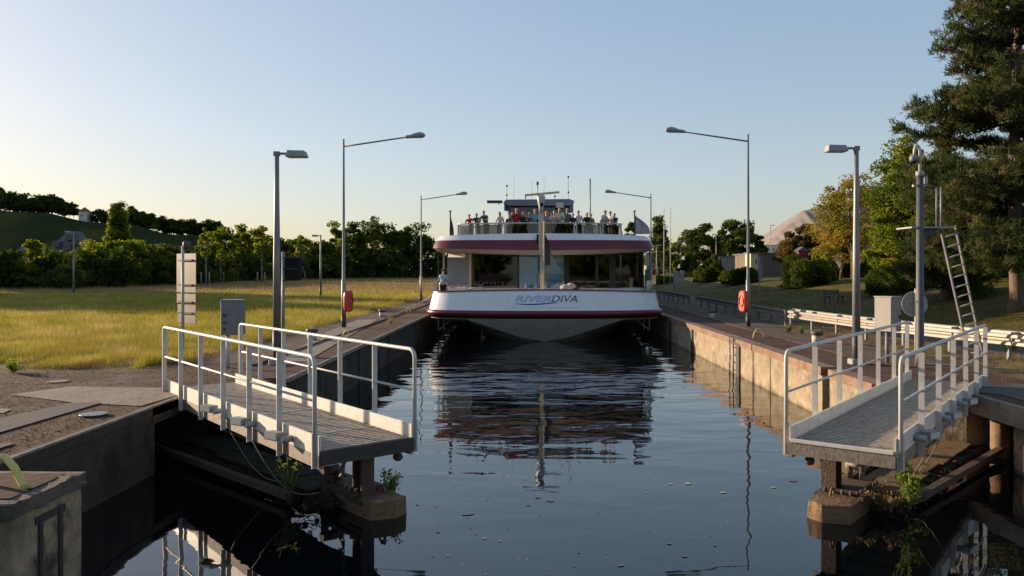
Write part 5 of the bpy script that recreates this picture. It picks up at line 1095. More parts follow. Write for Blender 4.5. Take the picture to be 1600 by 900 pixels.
def crown_points(n, c, rx, ry, rz, rs, nclump, cs, lower=-.75, shape='round', open_=0):
    """leaf positions: clumps on and inside an uneven crown"""
    d = rs.normal(size=(nclump*3, 3)); d /= np.linalg.norm(d, axis=1)[:, None]; d = d[d[:, 2] > lower][:nclump]
    rad = (.50+.5*rs.random(len(d))**.5)*(1+.16*rs.normal(size=len(d)).clip(-1.5, 1.5))
    P = d*rad[:, None]*np.array([rx, ry, rz])
    if shape == 'cone': P[:, :2] *= ((1-P[:, 2]/rz)/1.6).clip(.12, 1.2)[:, None]
    if shape == 'egg': P[:, :2] *= (1.08-.28*P[:, 2]/rz)[:, None]
    i = rs.integers(0, len(P), n); cr = cs*(.6+.9*rs.random(len(P)))
    q = rs.normal(size=(n, 3)); q /= np.linalg.norm(q, axis=1)[:, None]; q *= (rs.random(n)**.45)[:, None]
    out = P[i]+q*cr[i][:, None]*np.array([1, 1, .62])
    return out+np.array(c), P+np.array(c), i
def make_tree(name, label, cat, x, y, z, h, r, lm, seed, group=None, crown0=.25, n=5000, leaf=.18, nclump=46, bark='bark', shape='egg', tr=None, ry=None, trunks=1, cs=None, trunk_vis=True):
    rs = np.random.default_rng(seed); rng = random.Random(seed)
    rt = empty(name, (x, y, z), label, cat, group); rz_ = h*(1-crown0)/2; cz = z+h*crown0+rz_
    C, P, ci = crown_points(n, (x, y, cz), r*.86, (ry or r)*.86, rz_*.90, rs, nclump, cs or r*.30, shape=shape)
    C[:, 2] = np.maximum(C[:, 2], z+.02); cv = rs.random(len(P)); vals = np.clip(.25+.5*cv[ci]+.25*rs.random(n), 0, 1)
    quads_mesh('crown', leafquads(C, leaf, rs), vals, LM[lm], rt)
    if trunk_vis:
        q = MB(); tr = tr or h*.018; 
        for t in range(trunks):
            ox = rng.uniform(-.3, .3)*(trunks > 1)
            q.tube([(x+ox, y, z-.1), (x+ox*1.2+rng.uniform(-.05, .05), y, z+h*.3), (x+ox*1.5+rng.uniform(-.1, .1)*r, y, z+h*.6), (x+ox, y, z+h*.88)], [tr*1.25, tr, tr*.6, tr*.15], 8)
            for j in range(min(16, len(P))):
                e = Vector(P[rng.randrange(len(P))]); s_ = Vector((x+ox, y, z+h*(crown0*.8+rng.random()*.45)))
                if (e-s_).length > .3 and e.z > s_.z-.5: q.tube([s_, s_.lerp(e, .5)+Vector((0, 0, -.06*r)), e], [tr*.38, tr*.22, tr*.06], 5)
        q.build('trunk', M[bark], rt)
    return rt
def px_tree(name, label, cat, px, ytop, ybase, wpx, lm, seed, Y=None, **kw):
    if Y is None: b = G(px, ybase)
    else: b = Vector((PX(px, Y), Y, float(H(PX(px, Y), Y))))
    h = PZ(ytop, b.y)-b.z; r = wpx/F*b.y/2
    kw.setdefault('leaf', max(.05, b.y/F*1.9)); return make_tree(name, label, cat, b.x, b.y, b.z-.02*h, h, r, lm, seed, **kw)
# --- the big pine at the right
def pine(x, y, z, h, R0, label, seed, n_whorl=50, zmin=1.6, top_r=.2):
    rs = np.random.default_rng(seed); rng = random.Random(seed); rt = empty('pine_tree', (x, y, z), label, 'pine tree')
    q = MB(); tw = []
    q.tube([(x, y, z-.2), (x+.03, y, z+.5), (x-.1, y, z+h*.3), (x+.1, y, z+h*.6), (x, y, z+h*.97)], [.36, .27, .22, .14, .03], 14); q.build('trunk', M['bark'], rt)
    q = MB()
    for w in range(n_whorl):
        f = w/(n_whorl-1); zz = z+zmin+(h-zmin-.3)*f**1.02; L0 = R0*((1-f)**1.15+top_r*.15)*(.75 if f < .08 else 1)
        for b in range(rng.choice((5, 5, 6, 6))):
            a = rng.uniform(0, 2*math.pi); L_ = L0*rng.uniform(.5, 1.1); drop = rng.uniform(-.3, .2)*L_
            d = Vector((math.cos(a), math.sin(a), 0)); s = Vector((x, y, zz+rng.uniform(-.3, .3))); e = s+d*L_+Vector((0, 0, drop+L_*.16)); m_ = s+d*L_*.55+Vector((0, 0, drop*.8))
            q.tube([s, m_, e], [.055*(1-f)+.02, .035*(1-f)+.012, .01], 5); sd = Vector((-d.y, d.x, 0))
            k = int(7+L_*6.0)
            for t in range(k):
                u = .22+.78*t/max(1, k-1); p = (s.lerp(m_, u/.55) if u < .55 else m_.lerp(e, (u-.55)/.45)); wdt = (.22+.42*math.sin(min(1, (1.15-u)*1.3)*math.pi*.8))*min(1.5, L_*.5)
                for side in (-1, 1):
                    if rng.random() < .82:
                        ln = wdt*rng.uniform(.35, 1.0); c = p+sd*side*ln+d*ln*.45+Vector((0, 0, rng.uniform(-.35, .5)*ln+.03)); q.tube([p, c], [.010, .005], 3, caps=False)
                        tw.append((c, (c-p).normalized())); 
                        if ln > .35: tw.append((p.lerp(c, .55)+Vector((0, 0, .05)), (c-p).normalized()))
            tw.append((e, (d+Vector((0, 0, .6))).normalized()))
    q.build('branches', M['bark'], rt)
    C = np.array([t[0][:] for t in tw]); D = np.array([t[1][:] for t in tw]); nt_ = len(C); K = 19
    Cn = np.repeat(C, K, 0)+rs.normal(size=(nt_*K, 3))*.06; d = np.repeat(D, K, 0)*.55+rs.normal(size=(nt_*K, 3))*.55+np.array([0, 0, .55]); d /= np.linalg.norm(d, axis=1)[:, None]
    s_ = rs.normal(size=(nt_*K, 3)); s_ -= d*(s_*d).sum(1)[:, None]; s_ /= np.linalg.norm(s_, axis=1)[:, None]; ln = (.13+.12*rs.random(nt_*K))[:, None]; wd_ = .02
    V = np.stack([Cn-s_*wd_, Cn+s_*wd_, Cn+d*ln+s_*wd_*.3, Cn+d*ln-s_*wd_*.3], 1); v = np.clip(np.repeat(rs.random(nt_), K)*.8+.2*rs.random(nt_*K), 0, 1)
    quads_mesh('needles', V, v, LM['pine'], rt); print('pine tufts', nt_)
    return rt
pb = G(1588, 485)
pine(pb.x, pb.y, pb.z, 19.5, 5.6, 'tall dark pine with a thick brown trunk at the right edge of the photo', 4, zmin=2.0)
b = Vector((PX(1478, 40), 40, 0)); b.z = float(H(b.x, b.y))
pine(b.x, b.y, b.z, 8.6, 3.3, 'smaller pine standing left of and behind the tall pine', 9, n_whorl=20, zmin=.7)
# --- broadleaf trees of the right bank
px_tree('tree', 'fresh green broadleaf tree between the yellow tree and the pines', 'tree', 1432, 205, 445, 130, 'mid', 21, Y=52, n=26000, nclump=110, crown0=.12, leaf=.10, trunks=2)
px_tree('tree', 'yellow green autumn tree with a thin feathery top behind the right flat lamp', 'tree', 1333, 262, 425, 125, 'yellow', 22, Y=68, n=15000, nclump=150, crown0=.10, leaf=.10, shape='egg', cs=.75)
px_tree('tree', 'low spreading yellow green tree in front of the salt heap', 'tree', 1314, 322, 425, 62, 'yellow', 23, Y=72, n=12000, nclump=60, crown0=.1, leaf=.12)
px_tree('tree', 'low purple brown round tree right of the salt heap foot', 'tree', 1252, 351, 412, 62, 'purple', 24, Y=84, n=11000, nclump=60, crown0=.15, leaf=.13)
px_tree('tree', 'green bushy tree at the foot of the pines behind the camera mast', 'tree', 1395, 330, 440, 80, 'light', 25, Y=54, n=9000, nclump=50, crown0=.05, leaf=.10)
px_tree('tree', 'bushy undergrowth tree filling the gap right of the pine trunk', 'tree', 1560, 330, 470, 120, 'mid', 26, Y=60, n=9000, nclump=60, crown0=.05, leaf=.12)
px_tree('tree', 'dark tree behind the pines at the right edge', 'tree', 1510, 230, 470, 120, 'dark', 27, Y=75, n=9000, nclump=60, crown0=.08, leaf=.16)
px_tree('tree', 'large dark round tree, left of the pair right of the ship', 'tree', 1092, 345, 425, 60, 'dark', 28, Y=135, n=9000, nclump=60, crown0=.1)
px_tree('tree', 'large dark round tree with a lit crown, right of the pair right of the ship', 'tree', 1152, 335, 425, 64, 'dark', 29, Y=140, n=10000, nclump=60, crown0=.1)
px_tree('tree', 'lower dark tree between the round pair and the salt heap', 'tree', 1180, 366, 420, 36, 'dark', 30, Y=142, n=4000, nclump=30, crown0=.1)
px_tree('tree', 'light yellowish green tree between the flagpoles and the dark round pair', 'tree', 1056, 370, 425, 34, 'light', 31, Y=128, n=4000, nclump=30, crown0=.1)
px_tree('conifer', 'dark layered conifer rising behind the flagpoles', 'conifer', 1029, 337, 425, 58, 'dark', 32, Y=120, n=5200, nclump=70, crown0=.05, shape='cone')
px_tree('tree', 'small dark tree crown showing behind the right end of the top deck rail', 'tree', 987, 343, 425, 30, 'dark', 33, Y=150, n=3000, nclump=24, crown0=.1)
def bush(px, ytop, ybase, w, lm, label, seed, Y=None, n=9000, group='clipped bushes on the lawn', ry=None, leaf=None):
    b = G(px, ybase) if Y is None else Vector((PX(px, Y), Y, float(H(PX(px, Y), Y))))
    b.y += w/F*b.y*.3; b.x = PX(px, b.y); b.z = float(H(b.x, b.y)); h = PZ(ytop, b.y)-b.z; r = w/F*b.y/2
    rs = np.random.default_rng(seed); rt = empty('bush', b[:], label, 'bush', group)
    d = rs.normal(size=(n*2, 3)); d[:, 2] = np.abs(d[:, 2])-.12; d /= np.linalg.norm(d, axis=1)[:, None]; d = d[:n]
    lump = 1+.13*np.sin(d[:, 0]*5.1+seed)+.12*np.sin(d[:, 1]*6.3+seed*2)+.10*np.sin(d[:, 2]*7+seed)+.05*np.sin(d[:, 0]*17+d[:, 2]*13)
    rad = lump*(.72+.3*rs.random(len(d))**.4)*.9; C = d*rad[:, None]*np.array([r, r, h])+np.array([b.x, b.y, b.z]); C[:, 2] = np.maximum(C[:, 2], b.z+.01)
    quads_mesh('foliage', leafquads(C, leaf or max(.04, b.y/F*1.5), rs), np.clip(.5+.8*(lump-1)+.4*(rs.random(len(d))-.5), 0, 1), LM[lm], rt)
    q = MB()
    for i in range(9):
        a = i*.7; q.tube([(b.x, b.y, b.z-.05), (b.x+.3*r*math.cos(a), b.y+.3*r*math.sin(a), b.z+.4*h), (b.x+.6*r*math.cos(a), b.y+.6*r*math.sin(a), b.z+.7*h)], [.04, .03, .01], 4)
    q.build('stems', M['bark'], rt); return rt
bush(1256, 397, 450, 82, 'dark', 'large dark green bush on the lawn in front of the purple tree', 41, n=15000)
bush(1393, 411, 462, 84, 'dark', 'black looking bush below the green tree, left of the camera mast', 42, n=12000)
bush(1157, 413, 445, 60, 'dark', 'dark bush directly behind the right tall arm lamp', 43)
bush(1113, 401, 441, 50, 'dark', 'rounded dark bush in the middle of the row of bushes', 44)
bush(1077, 402, 433, 38, 'dark', 'rounded dark bush at the far end of the row of bushes', 45)
bush(1131, 403, 425, 30, 'mid', 'small lighter bush behind the row of dark bushes', 46, n=4000)
bush(1045, 429, 443, 18, 'light', 'small bright clipped shrub right of the ship', 47, n=3500, group='clipped shrubs beyond the quay')
bush(1031, 429, 445, 13, 'mid', 'small round clipped shrub nearest the ship', 48, n=3000, group='clipped shrubs beyond the quay')
bush(1026, 419, 429, 16, 'heather', 'low purple heather mound left of the flagpoles', 49, n=3000, group='heather mounds')
bush(1044, 417, 427, 20, 'heather', 'low purple heather mound below the flagpoles', 50, n=3000, group='heather mounds')
bush(1522, 436, 470, 40, 'mid', 'leafy shrub behind the ladder at the edge of the pine shade', 51, Y=38, n=6000)
bush(1290, 400, 422, 36, 'light', 'pale green shrub under the yellow tree', 52, Y=64, n=5000)
rs = np.random.default_rng(31); n = 26000; px_ = 1268+rs.random(n)*340; Yd = 78+rs.random(n)*5; xx = (px_-HX)/F*Yd
C = np.stack([xx, Yd, H(xx, Yd)+rs.random(n)*(2.0+.8*np.sin(px_*.09)+.5*np.sin(px_*.31))], 1); hd_ = empty('hedge', (float(PX(1440, 80)), 80, 1.5), 'long uneven green hedge behind the lawn on the right, below the yellow tree', 'hedge')
quads_mesh('foliage', leafquads(C, .17, rs), np.clip(.5+.4*np.sin(px_*.07)+.3*(rs.random(n)-.5), 0, 1), LM['mid'], hd_)
q = MB()
for i in range(24): x_ = float(PX(1275+i*13.5, 80.5)); q.tube([(x_, 80.5, 1.3), (x_+.1, 80.5, 3.0)], [.06, .03], 5)
q.build('stems', M['bark'], hd_)['kind'] = 'stuff'
# --- left belt of trees at the meadow's far edge  (px, top, width, distance, leaf kind, label)
LT = [(8, 388, 60, 98, 'dark', 'dark bushy tree at the very left end of the belt beyond the meadow'), (-40, 380, 80, 104, 'dark', 'dark bushy tree of the belt just outside the left edge'), (58, 366, 34, 120, 'light', 'bright yellow green slim tree in front of the slate roofed house'), (32, 408, 70, 92, 'mid', 'mid green low bush tree below the slate house on the far left'), (85, 392, 60, 96, 'light', 'rounded light green tree left of the small meadow lamp'),
 (128, 385, 50, 104, 'mid', 'mid green tree between the small meadow lamp and the poplar'), (150, 374, 56, 108, 'light', 'light green tree left of the foot of the poplar'), (170, 366, 46, 112, 'light', 'yellow green tree in front of the poplar'), (205, 370, 66, 116, 'mid', 'mid green tree directly right of the poplar foot'), (235, 372, 56, 120, 'mid', 'mid green tree of the belt halfway between poplar and sign'), (262, 384, 50, 124, 'dark', 'dark tree of the belt just left of the sign'), (292, 388, 50, 130, 'dark', 'dark tree of the belt hidden behind the sign'),
 (318, 378, 54, 142, 'dark', 'dark tree of the belt just right of the sign'), (345, 352, 50, 160, 'mid', 'fresh green tree whose crown rises above the hill behind the sign'), (375, 350, 46, 166, 'mid', 'mid green tree left of the flat lamp, behind the cabinet'), (405, 346, 50, 172, 'light', 'tall light green tree just left of the left flat lamp'), (428, 368, 44, 176, 'dark', 'dark tree directly behind the left flat headed lamp'), (455, 366, 46, 190, 'mid', 'mid green tree behind the signal box'), (478, 364, 40, 196, 'light', 'thin light green tree right of the signal box'), (505, 372, 46, 200, 'dark', 'dark tree behind the small dark based meadow lamp'),
 (528, 350, 42, 205, 'mid', 'green tree crown just left of the tall arm lamp'), (552, 348, 44, 215, 'dark', 'dark tree directly behind the left tall arm lamp'), (588, 336, 70, 222, 'dark', 'tallest dark tree of the meadow edge, between the two arm lamps'), (622, 356, 50, 226, 'dark', 'dark tree between the two tall dark crowns left of the ship'), (642, 343, 66, 228, 'dark', 'broad dark tree directly left of the ship'), (668, 362, 46, 232, 'dark', 'dark tree half hidden by the bow corner of the ship'), (100, 415, 60, 90, 'dark', 'dark low thicket at the foot of the small meadow lamp'), (245, 405, 70, 112, 'dark', 'low dark thicket tree left of the sign under the poplar'), (180, 408, 70, 106, 'dark', 'low dark thicket tree below the poplar'), (300, 410, 60, 124, 'dark', 'low dark thicket tree right behind the sign'), (560, 385, 60, 214, 'dark', 'low dark tree at the foot of the left tall arm lamp'), (600, 390, 60, 216, 'dark', 'low dark tree below the tallest dark crown'), (440, 395, 60, 184, 'dark', 'low dark tree behind the signal pole'), (380, 395, 60, 160, 'dark', 'low dark tree behind the young trees beside the cabinet'), (500, 398, 60, 194, 'dark', 'low dark tree behind the small dark based meadow lamp')]
for i, (px, yt, w, Y, lm, lb) in enumerate(LT):
    px_tree('tree', lb or {'dark': 'dark green bushy tree in the belt along the far edge of the meadow', 'mid': 'mid green bushy tree in the belt along the far edge of the meadow', 'light': 'pale green bushy tree in the belt along the far edge of the meadow'}[lm], 'tree', px, yt, 0, w*1.12, lm, 100+i, Y=Y*1.03+2, group='trees of the belt beyond the meadow', n=5200, nclump=44, crown0=.02, shape='egg', leaf=max(.14, Y/F*2.1), trunk_vis=True)
# dense understorey of the belt
rs = np.random.default_rng(77); n = 60000; t = rs.random(n); pxs = -60+t*760; Yd = np.interp(pxs, [-60, 0, 200, 320, 450, 560, 700], [86, 92, 106, 132, 190, 215, 235])+rs.random(n)**.7*7
C = np.stack([(pxs-HX)/F*Yd, Yd, rs.random(n)*(2.0+1.6*np.sin(pxs*.11)+.9*np.sin(pxs*.37)+Yd*.012)], 1); C[:, 2] = np.abs(C[:, 2])
o = quads_mesh('undergrowth', leafquads(C, .30, rs), rs.random(n)*.6, LM['dark']); tag(o, 'dense dark undergrowth along the far edge of the meadow', 'undergrowth', kind='stuff')
# poplar
px_tree('poplar', 'tall columnar dark green poplar standing above the belt on the left', 'poplar', 184, 306, 0, 27, 'mid', 60, Y=150, n=17000, nclump=210, crown0=.0, shape='egg', cs=.85, leaf=.2)
px_tree('poplar', 'dark tree leaning against the foot of the poplar', 'poplar', 198, 352, 0, 26, 'dark', 61, Y=152, n=4000, nclump=30, crown0=.02, leaf=.26)
# young staked trees in the meadow
for i, (px, yt, yb, w, lm, lb) in enumerate([(322, 355, 447, 30, 'light', 'young staked tree with open crown right of the sign'), (345, 388, 442, 16, 'light', 'thin young tree between the sign and the cabinet'), (409, 372, 444, 26, 'light', 'young staked tree just left of the flat headed lamp'), (473, 370, 437, 26, 'light', 'young staked tree right of the signal box'), (516, 378, 434, 22, 'yellow', 'young staked tree right of the small meadow lamp'), (551.5, 390, 433, 20, 'yellow', 'young staked tree with a round yellow crown beside the tall arm lamp'), (631, 419, 433, 10, 'yellow', 'tiny yellow sapling in front of the dark trees')]):
    b = G(px, yb); h = PZ(yt, b.y); r = w/F*b.y/2
    t_ = make_tree('young_tree', lb, 'young tree', b.x, b.y, 0, h, r, lm, 200+i, 'young staked trees in the meadow', crown0=.42 if yb > 434 else .38, n=1300 if px != 551.5 else 2600, nclump=26, leaf=b.y/F*1.5, bark='barkpale', tr=.06+b.y*.0006, cs=r*.28)
    for s in (-1, 1):
        q = MB(); q.tube([(b.x+s*.6, b.y-.3, 0), (b.x+s*.6, b.y-.3, 2.0)], .06+b.y*.0003, 6); q.build('stake', M['wood'], t_)
# --- meadow grass: real blades near, thinning out with distance
def blades(name, label, n, fn, lm, hgt, wdt, seed, mask=None):
    rs = np.random.default_rng(seed); X, Y = fn(rs, n); keep = np.ones(len(X), bool)
    if mask is not None: keep = mask(X, Y, rs)
    X, Y = X[keep], Y[keep]; n = len(X); Z = H(X, Y); d = np.sqrt(X*X+Y*Y)
    a = rs.random(n)*2*np.pi; hh = hgt*(.3+1.2*rs.random(n)**1.5)*(1+.35*np.sin(X*.9)*np.sin(Y*.7+X*.2)); w = wdt*np.maximum(1, d/26)*(.6+.8*rs.random(n)); ln = hh*(.15+.5*rs.random(n)); b2 = rs.random(n)*2*np.pi
    base = np.stack([X, Y, Z-.01], 1); s = np.stack([np.cos(a), np.sin(a)*.3, 0*a], 1)*w[:, None]; tip = base+np.stack([np.cos(b2)*ln, np.sin(b2)*ln, hh], 1)
    V = np.stack([base-s, base+s, tip], 1); v = .5*rs.random(n)+.28+.22*np.sin(X*.35+1)*np.cos(Y*.22)
    o = quads_mesh(name, V, np.clip(v, 0, 1), LM[lm], None, 3); return tag(o, label, 'grass', kind='stuff')
def meadow(rs, n):
    u = rs.random(n); Y = 18.6*(1/(1-u*(1-18.6/85))); t = rs.random(n); xl = -.70*Y-3; xr = np.full(n, -8.35)
    return xl+(xr-xl)*t, Y
edge_m = lambda X, Y, rs: (Y > 19.7+.9*np.sin(X*1.3)+.8*np.sin(X*3.1+1)+.5*np.sin(X*7.7)+1.3*rs.random(len(X))**2-.6) & (X < -8.45+.25*np.sin(Y*1.1)+.2*rs.random(len(X)))
blades('meadow_grass', 'long yellow green grass of the meadow', 330000, meadow, 'grass', .20, .0065, 301, edge_m)
def stones(n, fn, seed):
    rs = np.random.default_rng(seed); X, Y = fn(rs, n); s = .004+.010*rs.random(len(X))**2.5; Z = H(X, Y)+s*.5+.004
    C = np.stack([X, Y, Z], 1); a = rs.normal(size=(len(X), 3)); a /= np.linalg.norm(a, axis=1)[:, None]; b_ = rs.normal(size=(len(X), 3)); b_ -= a*(b_*a).sum(1)[:, None]; b_ /= np.linalg.norm(b_, axis=1)[:, None]; c_ = np.cross(a, b_)
    s = s[:, None]; V = np.concatenate([np.stack([C+a*s, C+b_*s, C+c_*s], 1), np.stack([C-a*s, C+c_*s, C+b_*s], 1), np.stack([C+a*s, C+c_*s, C-b_*s], 1), np.stack([C+b_*s, C+a*s, C-c_*s], 1)], 0)
    return V, np.tile(rs.random(len(X)), 4)
def near_ground(rs, n):
    Y = 9+rs.random(n)*11; t = rs.random(n); xl = -.70*Y-1; xr = np.where(Y < 14.8, -6.45, -5.9); X = xl+(xr-xl)*t; k = (Y > 9.4)
    Y2 = 16+rs.random(n)*16; X2 = 7.4+rs.random(n)*(Y2*.3); X = np.concatenate([X[k], X2]); Y = np.concatenate([Y[k], Y2]); return X, Y
V, v_ = stones(6500, near_ground, 55); tag(quads_mesh('gravel', V, v_, leaf_mat('grit', (.035, .022, .016), (.10, .068, .05), (.26, .20, .155), 0, 3), None, 3), 'loose grit and small stones scattered over the quay ground', 'gravel', kind='stuff')
def far_meadow(rs, n):
    Y = 80+rs.random(n)**1.3*150; t = rs.random(n); xl = -.70*Y-3; return xl+(-8.35-xl)*t, Y
blades('meadow_grass', 'dry seeding grass of the far meadow', 70000, far_meadow, 'drygrass', .34, .006, 305)
blades('meadow_grass', 'taller seeding stalks scattered over the meadow', 22000, meadow, 'drygrass', .42, .004, 306, edge_m)
def fringe(rs, n):
    k = n//2; X1 = -.70*19-3+rs.random(k)*(.70*19+3-8.6); Y1 = 18.9+rs.random(k)*2.4+.6*np.sin(X1*1.3)
    Y2 = 19.5+rs.random(n-k)**1.6*60; X2 = -8.2-rs.random(n-k)*1.0
    return np.concatenate([X1, X2]), np.concatenate([Y1, Y2])
blades('dry_grass_fringe', 'dry straw coloured grass along the meadow edge', 42000, fringe, 'drygrass', .12, .005, 302)
def lawn(rs, n):
    Y = 24+rs.random(n)**1.5*50; X = 14.6+rs.random(n)*Y*.42; return X, Y
blades('lawn_grass', 'short patchy lawn grass on the right bank', 120000, lawn, 'lawn', .07, .008, 303)
def weedz(rs, n):
    Y = 15+rs.random(n)*18; X = 10.4+rs.random(n)*2.6+np.where(Y < 24, (24-Y)*.12, 0); return X, Y
blades('verge_weeds', 'dry weeds in the verge under the guard rail', 16000, weedz, 'drygrass', .09, .005, 304, lambda X, Y, rs: np.sin(X*2.1)*np.sin(Y*1.3)+.6*rs.random(len(X)) > .35)
# individual weed plants
def weed(x, y, z, h, r, label, seed, lm='weed', n=260, leaf=.035):
    rs = np.random.default_rng(seed); rng = random.Random(seed); rt = empty('weed_plant', (x, y, z), label, 'weed'); q = MB(); L_ = []
    for i in range(9):
        a = rng.uniform(0, 6.28); e = Vector((x+r*math.cos(a)*rng.random(), y+r*math.sin(a)*rng.random(), z+h*rng.uniform(.5, 1))); q.tube([(x, y, z), ((x+e.x)/2, (y+e.y)/2, z+(e.z-z)*.6), e], [.007, .005, .003], 4)
        for k in range(n//9): t = rng.uniform(.25, 1); L_.append((x+(e.x-x)*t+rng.gauss(0, .03), y+(e.y-y)*t+rng.gauss(0, .03), z+(e.z-z)*t+rng.gauss(0, .03)))
    q.build('stems', M['wood'], rt); quads_mesh('leaves', leafquads(np.array(L_), leaf, rs, .4), rs.random(len(L_)), LM[lm], rt)
weed(-2.0, 11.62, WZ+.15, .42, .24, 'bright green weed growing at the tip of the left lock gate', 401)
weed(-3.45, 11.6, WZ+.15, .62, .25, 'pale leafed weed under the middle of the left gangway', 402, n=150)
weed(5.25, 10.9, WZ+.15, .75, .35, 'bushy weed under the tip of the right gangway', 403, n=420)
weed(5.0, 11.1, WZ+.1, .35, .45, 'straggling weed hanging from the right lock gate', 404, n=300, lm='drygrass')
weed(5.7, 11.9, WZ+.1, .45, .35, 'low weed in the shade below the right gangway', 405, n=240)
b = G(1232, 521); weed(b.x, b.y, 0, .35, .2, 'low green weed in a pavement joint left of the sunlit guard rail', 406)
b = G(1252, 522); weed(b.x, b.y, 0, .28, .1, 'upright weed in front of the end of the sunlit guard rail', 407, n=120)
b = G(1575, 548); weed(b.x, b.y, 0, .30, .5, 'patch of green weeds under the guard rail at the right edge', 408, n=400)
b = G(20, 583); weed(b.x, b.y, 0, .3, .35, 'leafy weeds at the meadow edge on the far left', 409, n=300)
b = G(610, 507); weed(b.x, b.y, 0, .3, .25, 'straw coloured tuft on the left quay strip', 410, lm='drygrass', n=160)
# --- hill with vineyards, ridge trees, tower, house
YR = 520
rx = [-2500, -900, -600, -344, -280, -200, -120, -60, 0, 60]
def ridge(px): return float(np.interp(px, [-600, -200, 0, 60, 100, 150, 200, 260, 330, 380, 440, 520], [300, 318, 325, 333, 339, 345, 352, 362, 371, 388, 410, 424]))
n1, n2 = 90, 24; P = np.zeros((n2, n1, 3))
for j in range(n1):
    px = -700+j*(1230/(n1-1))
    zr = PZ(ridge(px), YR)
    for i in range(n2):
        t = i/(n2-1); y = 250+(YR-250)*t if t < .8 else YR+(t-.8)*1200-54+ (0)
        t2 = min(1, t/.8); y = 250+(YR-250)*t2 if t <= .8 else YR+(t-.8)*1500
        P[i, j] = (PX(px, YR)*(y/YR)**.5 if False else PX(px, YR)+ (y-YR)*(-.30), y, -.3+zr*sstep(t2)**1.1*(1 if t <= .8 else 1-.1*(t-.8)) + 1.2*math.sin(px*.05+t*5)*t2)
vm = mat('vineyard', (.017, .030, .010), (.028, .042, .014), .05, .95, bump=.0, c3=(.03, .034, .014), stretch=(1, .25, 1), spec=0)
N, L = nodes_of(vm); g = N.new('ShaderNodeNewGeometry'); mp = N.new('ShaderNodeMapping'); mp.inputs['Rotation'].default_value = (0, 0, .35); L.new(g.outputs['Position'], mp.inputs[0])
wv = N.new('ShaderNodeTexWave'); wv.inputs['Scale'].default_value = .13; wv.inputs['Distortion'].default_value = 1.2; wv.inputs['Detail'].default_value = 3; L.new(mp.outputs[0], wv.inputs[0])
mx = N.new('ShaderNodeMixRGB'); bc = N['Principled BSDF'].inputs['Base Color']; L.new(bc.links[0].from_socket, mx.inputs[1]); mx.inputs[2].default_value = (.055, .05, .026, 1); fm = N.new('ShaderNodeMath'); fm.operation = 'MULTIPLY'; fm.inputs[1].default_value = .5; L.new(wv.outputs['Fac'], fm.inputs[0]); L.new(fm.outputs[0], mx.inputs[0]); L.new(mx.outputs[0], bc)
tag(grid_mesh('hillside', P, vm), kind='structure')
def hill_z(x, y):                                           # nearest grid height
    d = (P[:, :, 0]-x)**2+(P[:, :, 1]-y)**2; i, j = np.unravel_index(np.argmin(d), d.shape); return float(P[i, j, 2])
rng = random.Random(70)
protos = []
for i in range(5):
    protos.append(make_tree('tree', 'dark round crowned tree in the row along the crest of the vineyard hill', 'tree', 0, 0, 0, 11, 6.0, 'dark', 700+i, 'trees along the hill crest', crown0=.08, n=1500, nclump=26, leaf=.75, cs=2.0))
k = 0
for px in list(range(-60, 150, 6))+list(range(150, 345, 6)):
    if 118 < px < 142: continue
    src = protos[k % 5]; t_ = src if k < 5 else copy_tree(src); k += 1
    y = YR+rng.uniform(-6, 14); x = PX(px+rng.uniform(-3, 3), y); zt = {True: 26, False: 20}[px < 90]; s = (zt+rng.uniform(-7, 9))/F*YR/11
    t_.location = (x, y, hill_z(x, y)-1.0); t_.scale = (s*rng.uniform(1.0, 1.5), s, s); t_.rotation_euler.z = rng.uniform(0, 6)
Yt = 512; x = PX(132.5, Yt); z0 = PZ(341, Yt); r = empty('tower', (x, Yt, z0), 'little white tower house with red roof among the trees on the hill crest', 'tower')
q = MB(); q.box(x-2.7, x+2.7, Yt-2.5, Yt+2.5, z0-3, z0+4.2); q.build('wall', M['plaster'], r)
q = MB(); q.add([(x-3, Yt-2.9, z0+4.2), (x+3, Yt-2.9, z0+4.2), (x+3, Yt+2.9, z0+4.2), (x-3, Yt+2.9, z0+4.2), (x, Yt, z0+7.2)], [(0, 1, 4), (1, 2, 4), (2, 3, 4), (3, 0, 4), (3, 2, 1, 0)]); q.build('roof', M['redroof'], r)
q = MB(); q.box(x-1.2, x-.4, Yt-2.53, Yt-2.48, z0+.8, z0+2.2); q.build('window', M['window'], r)
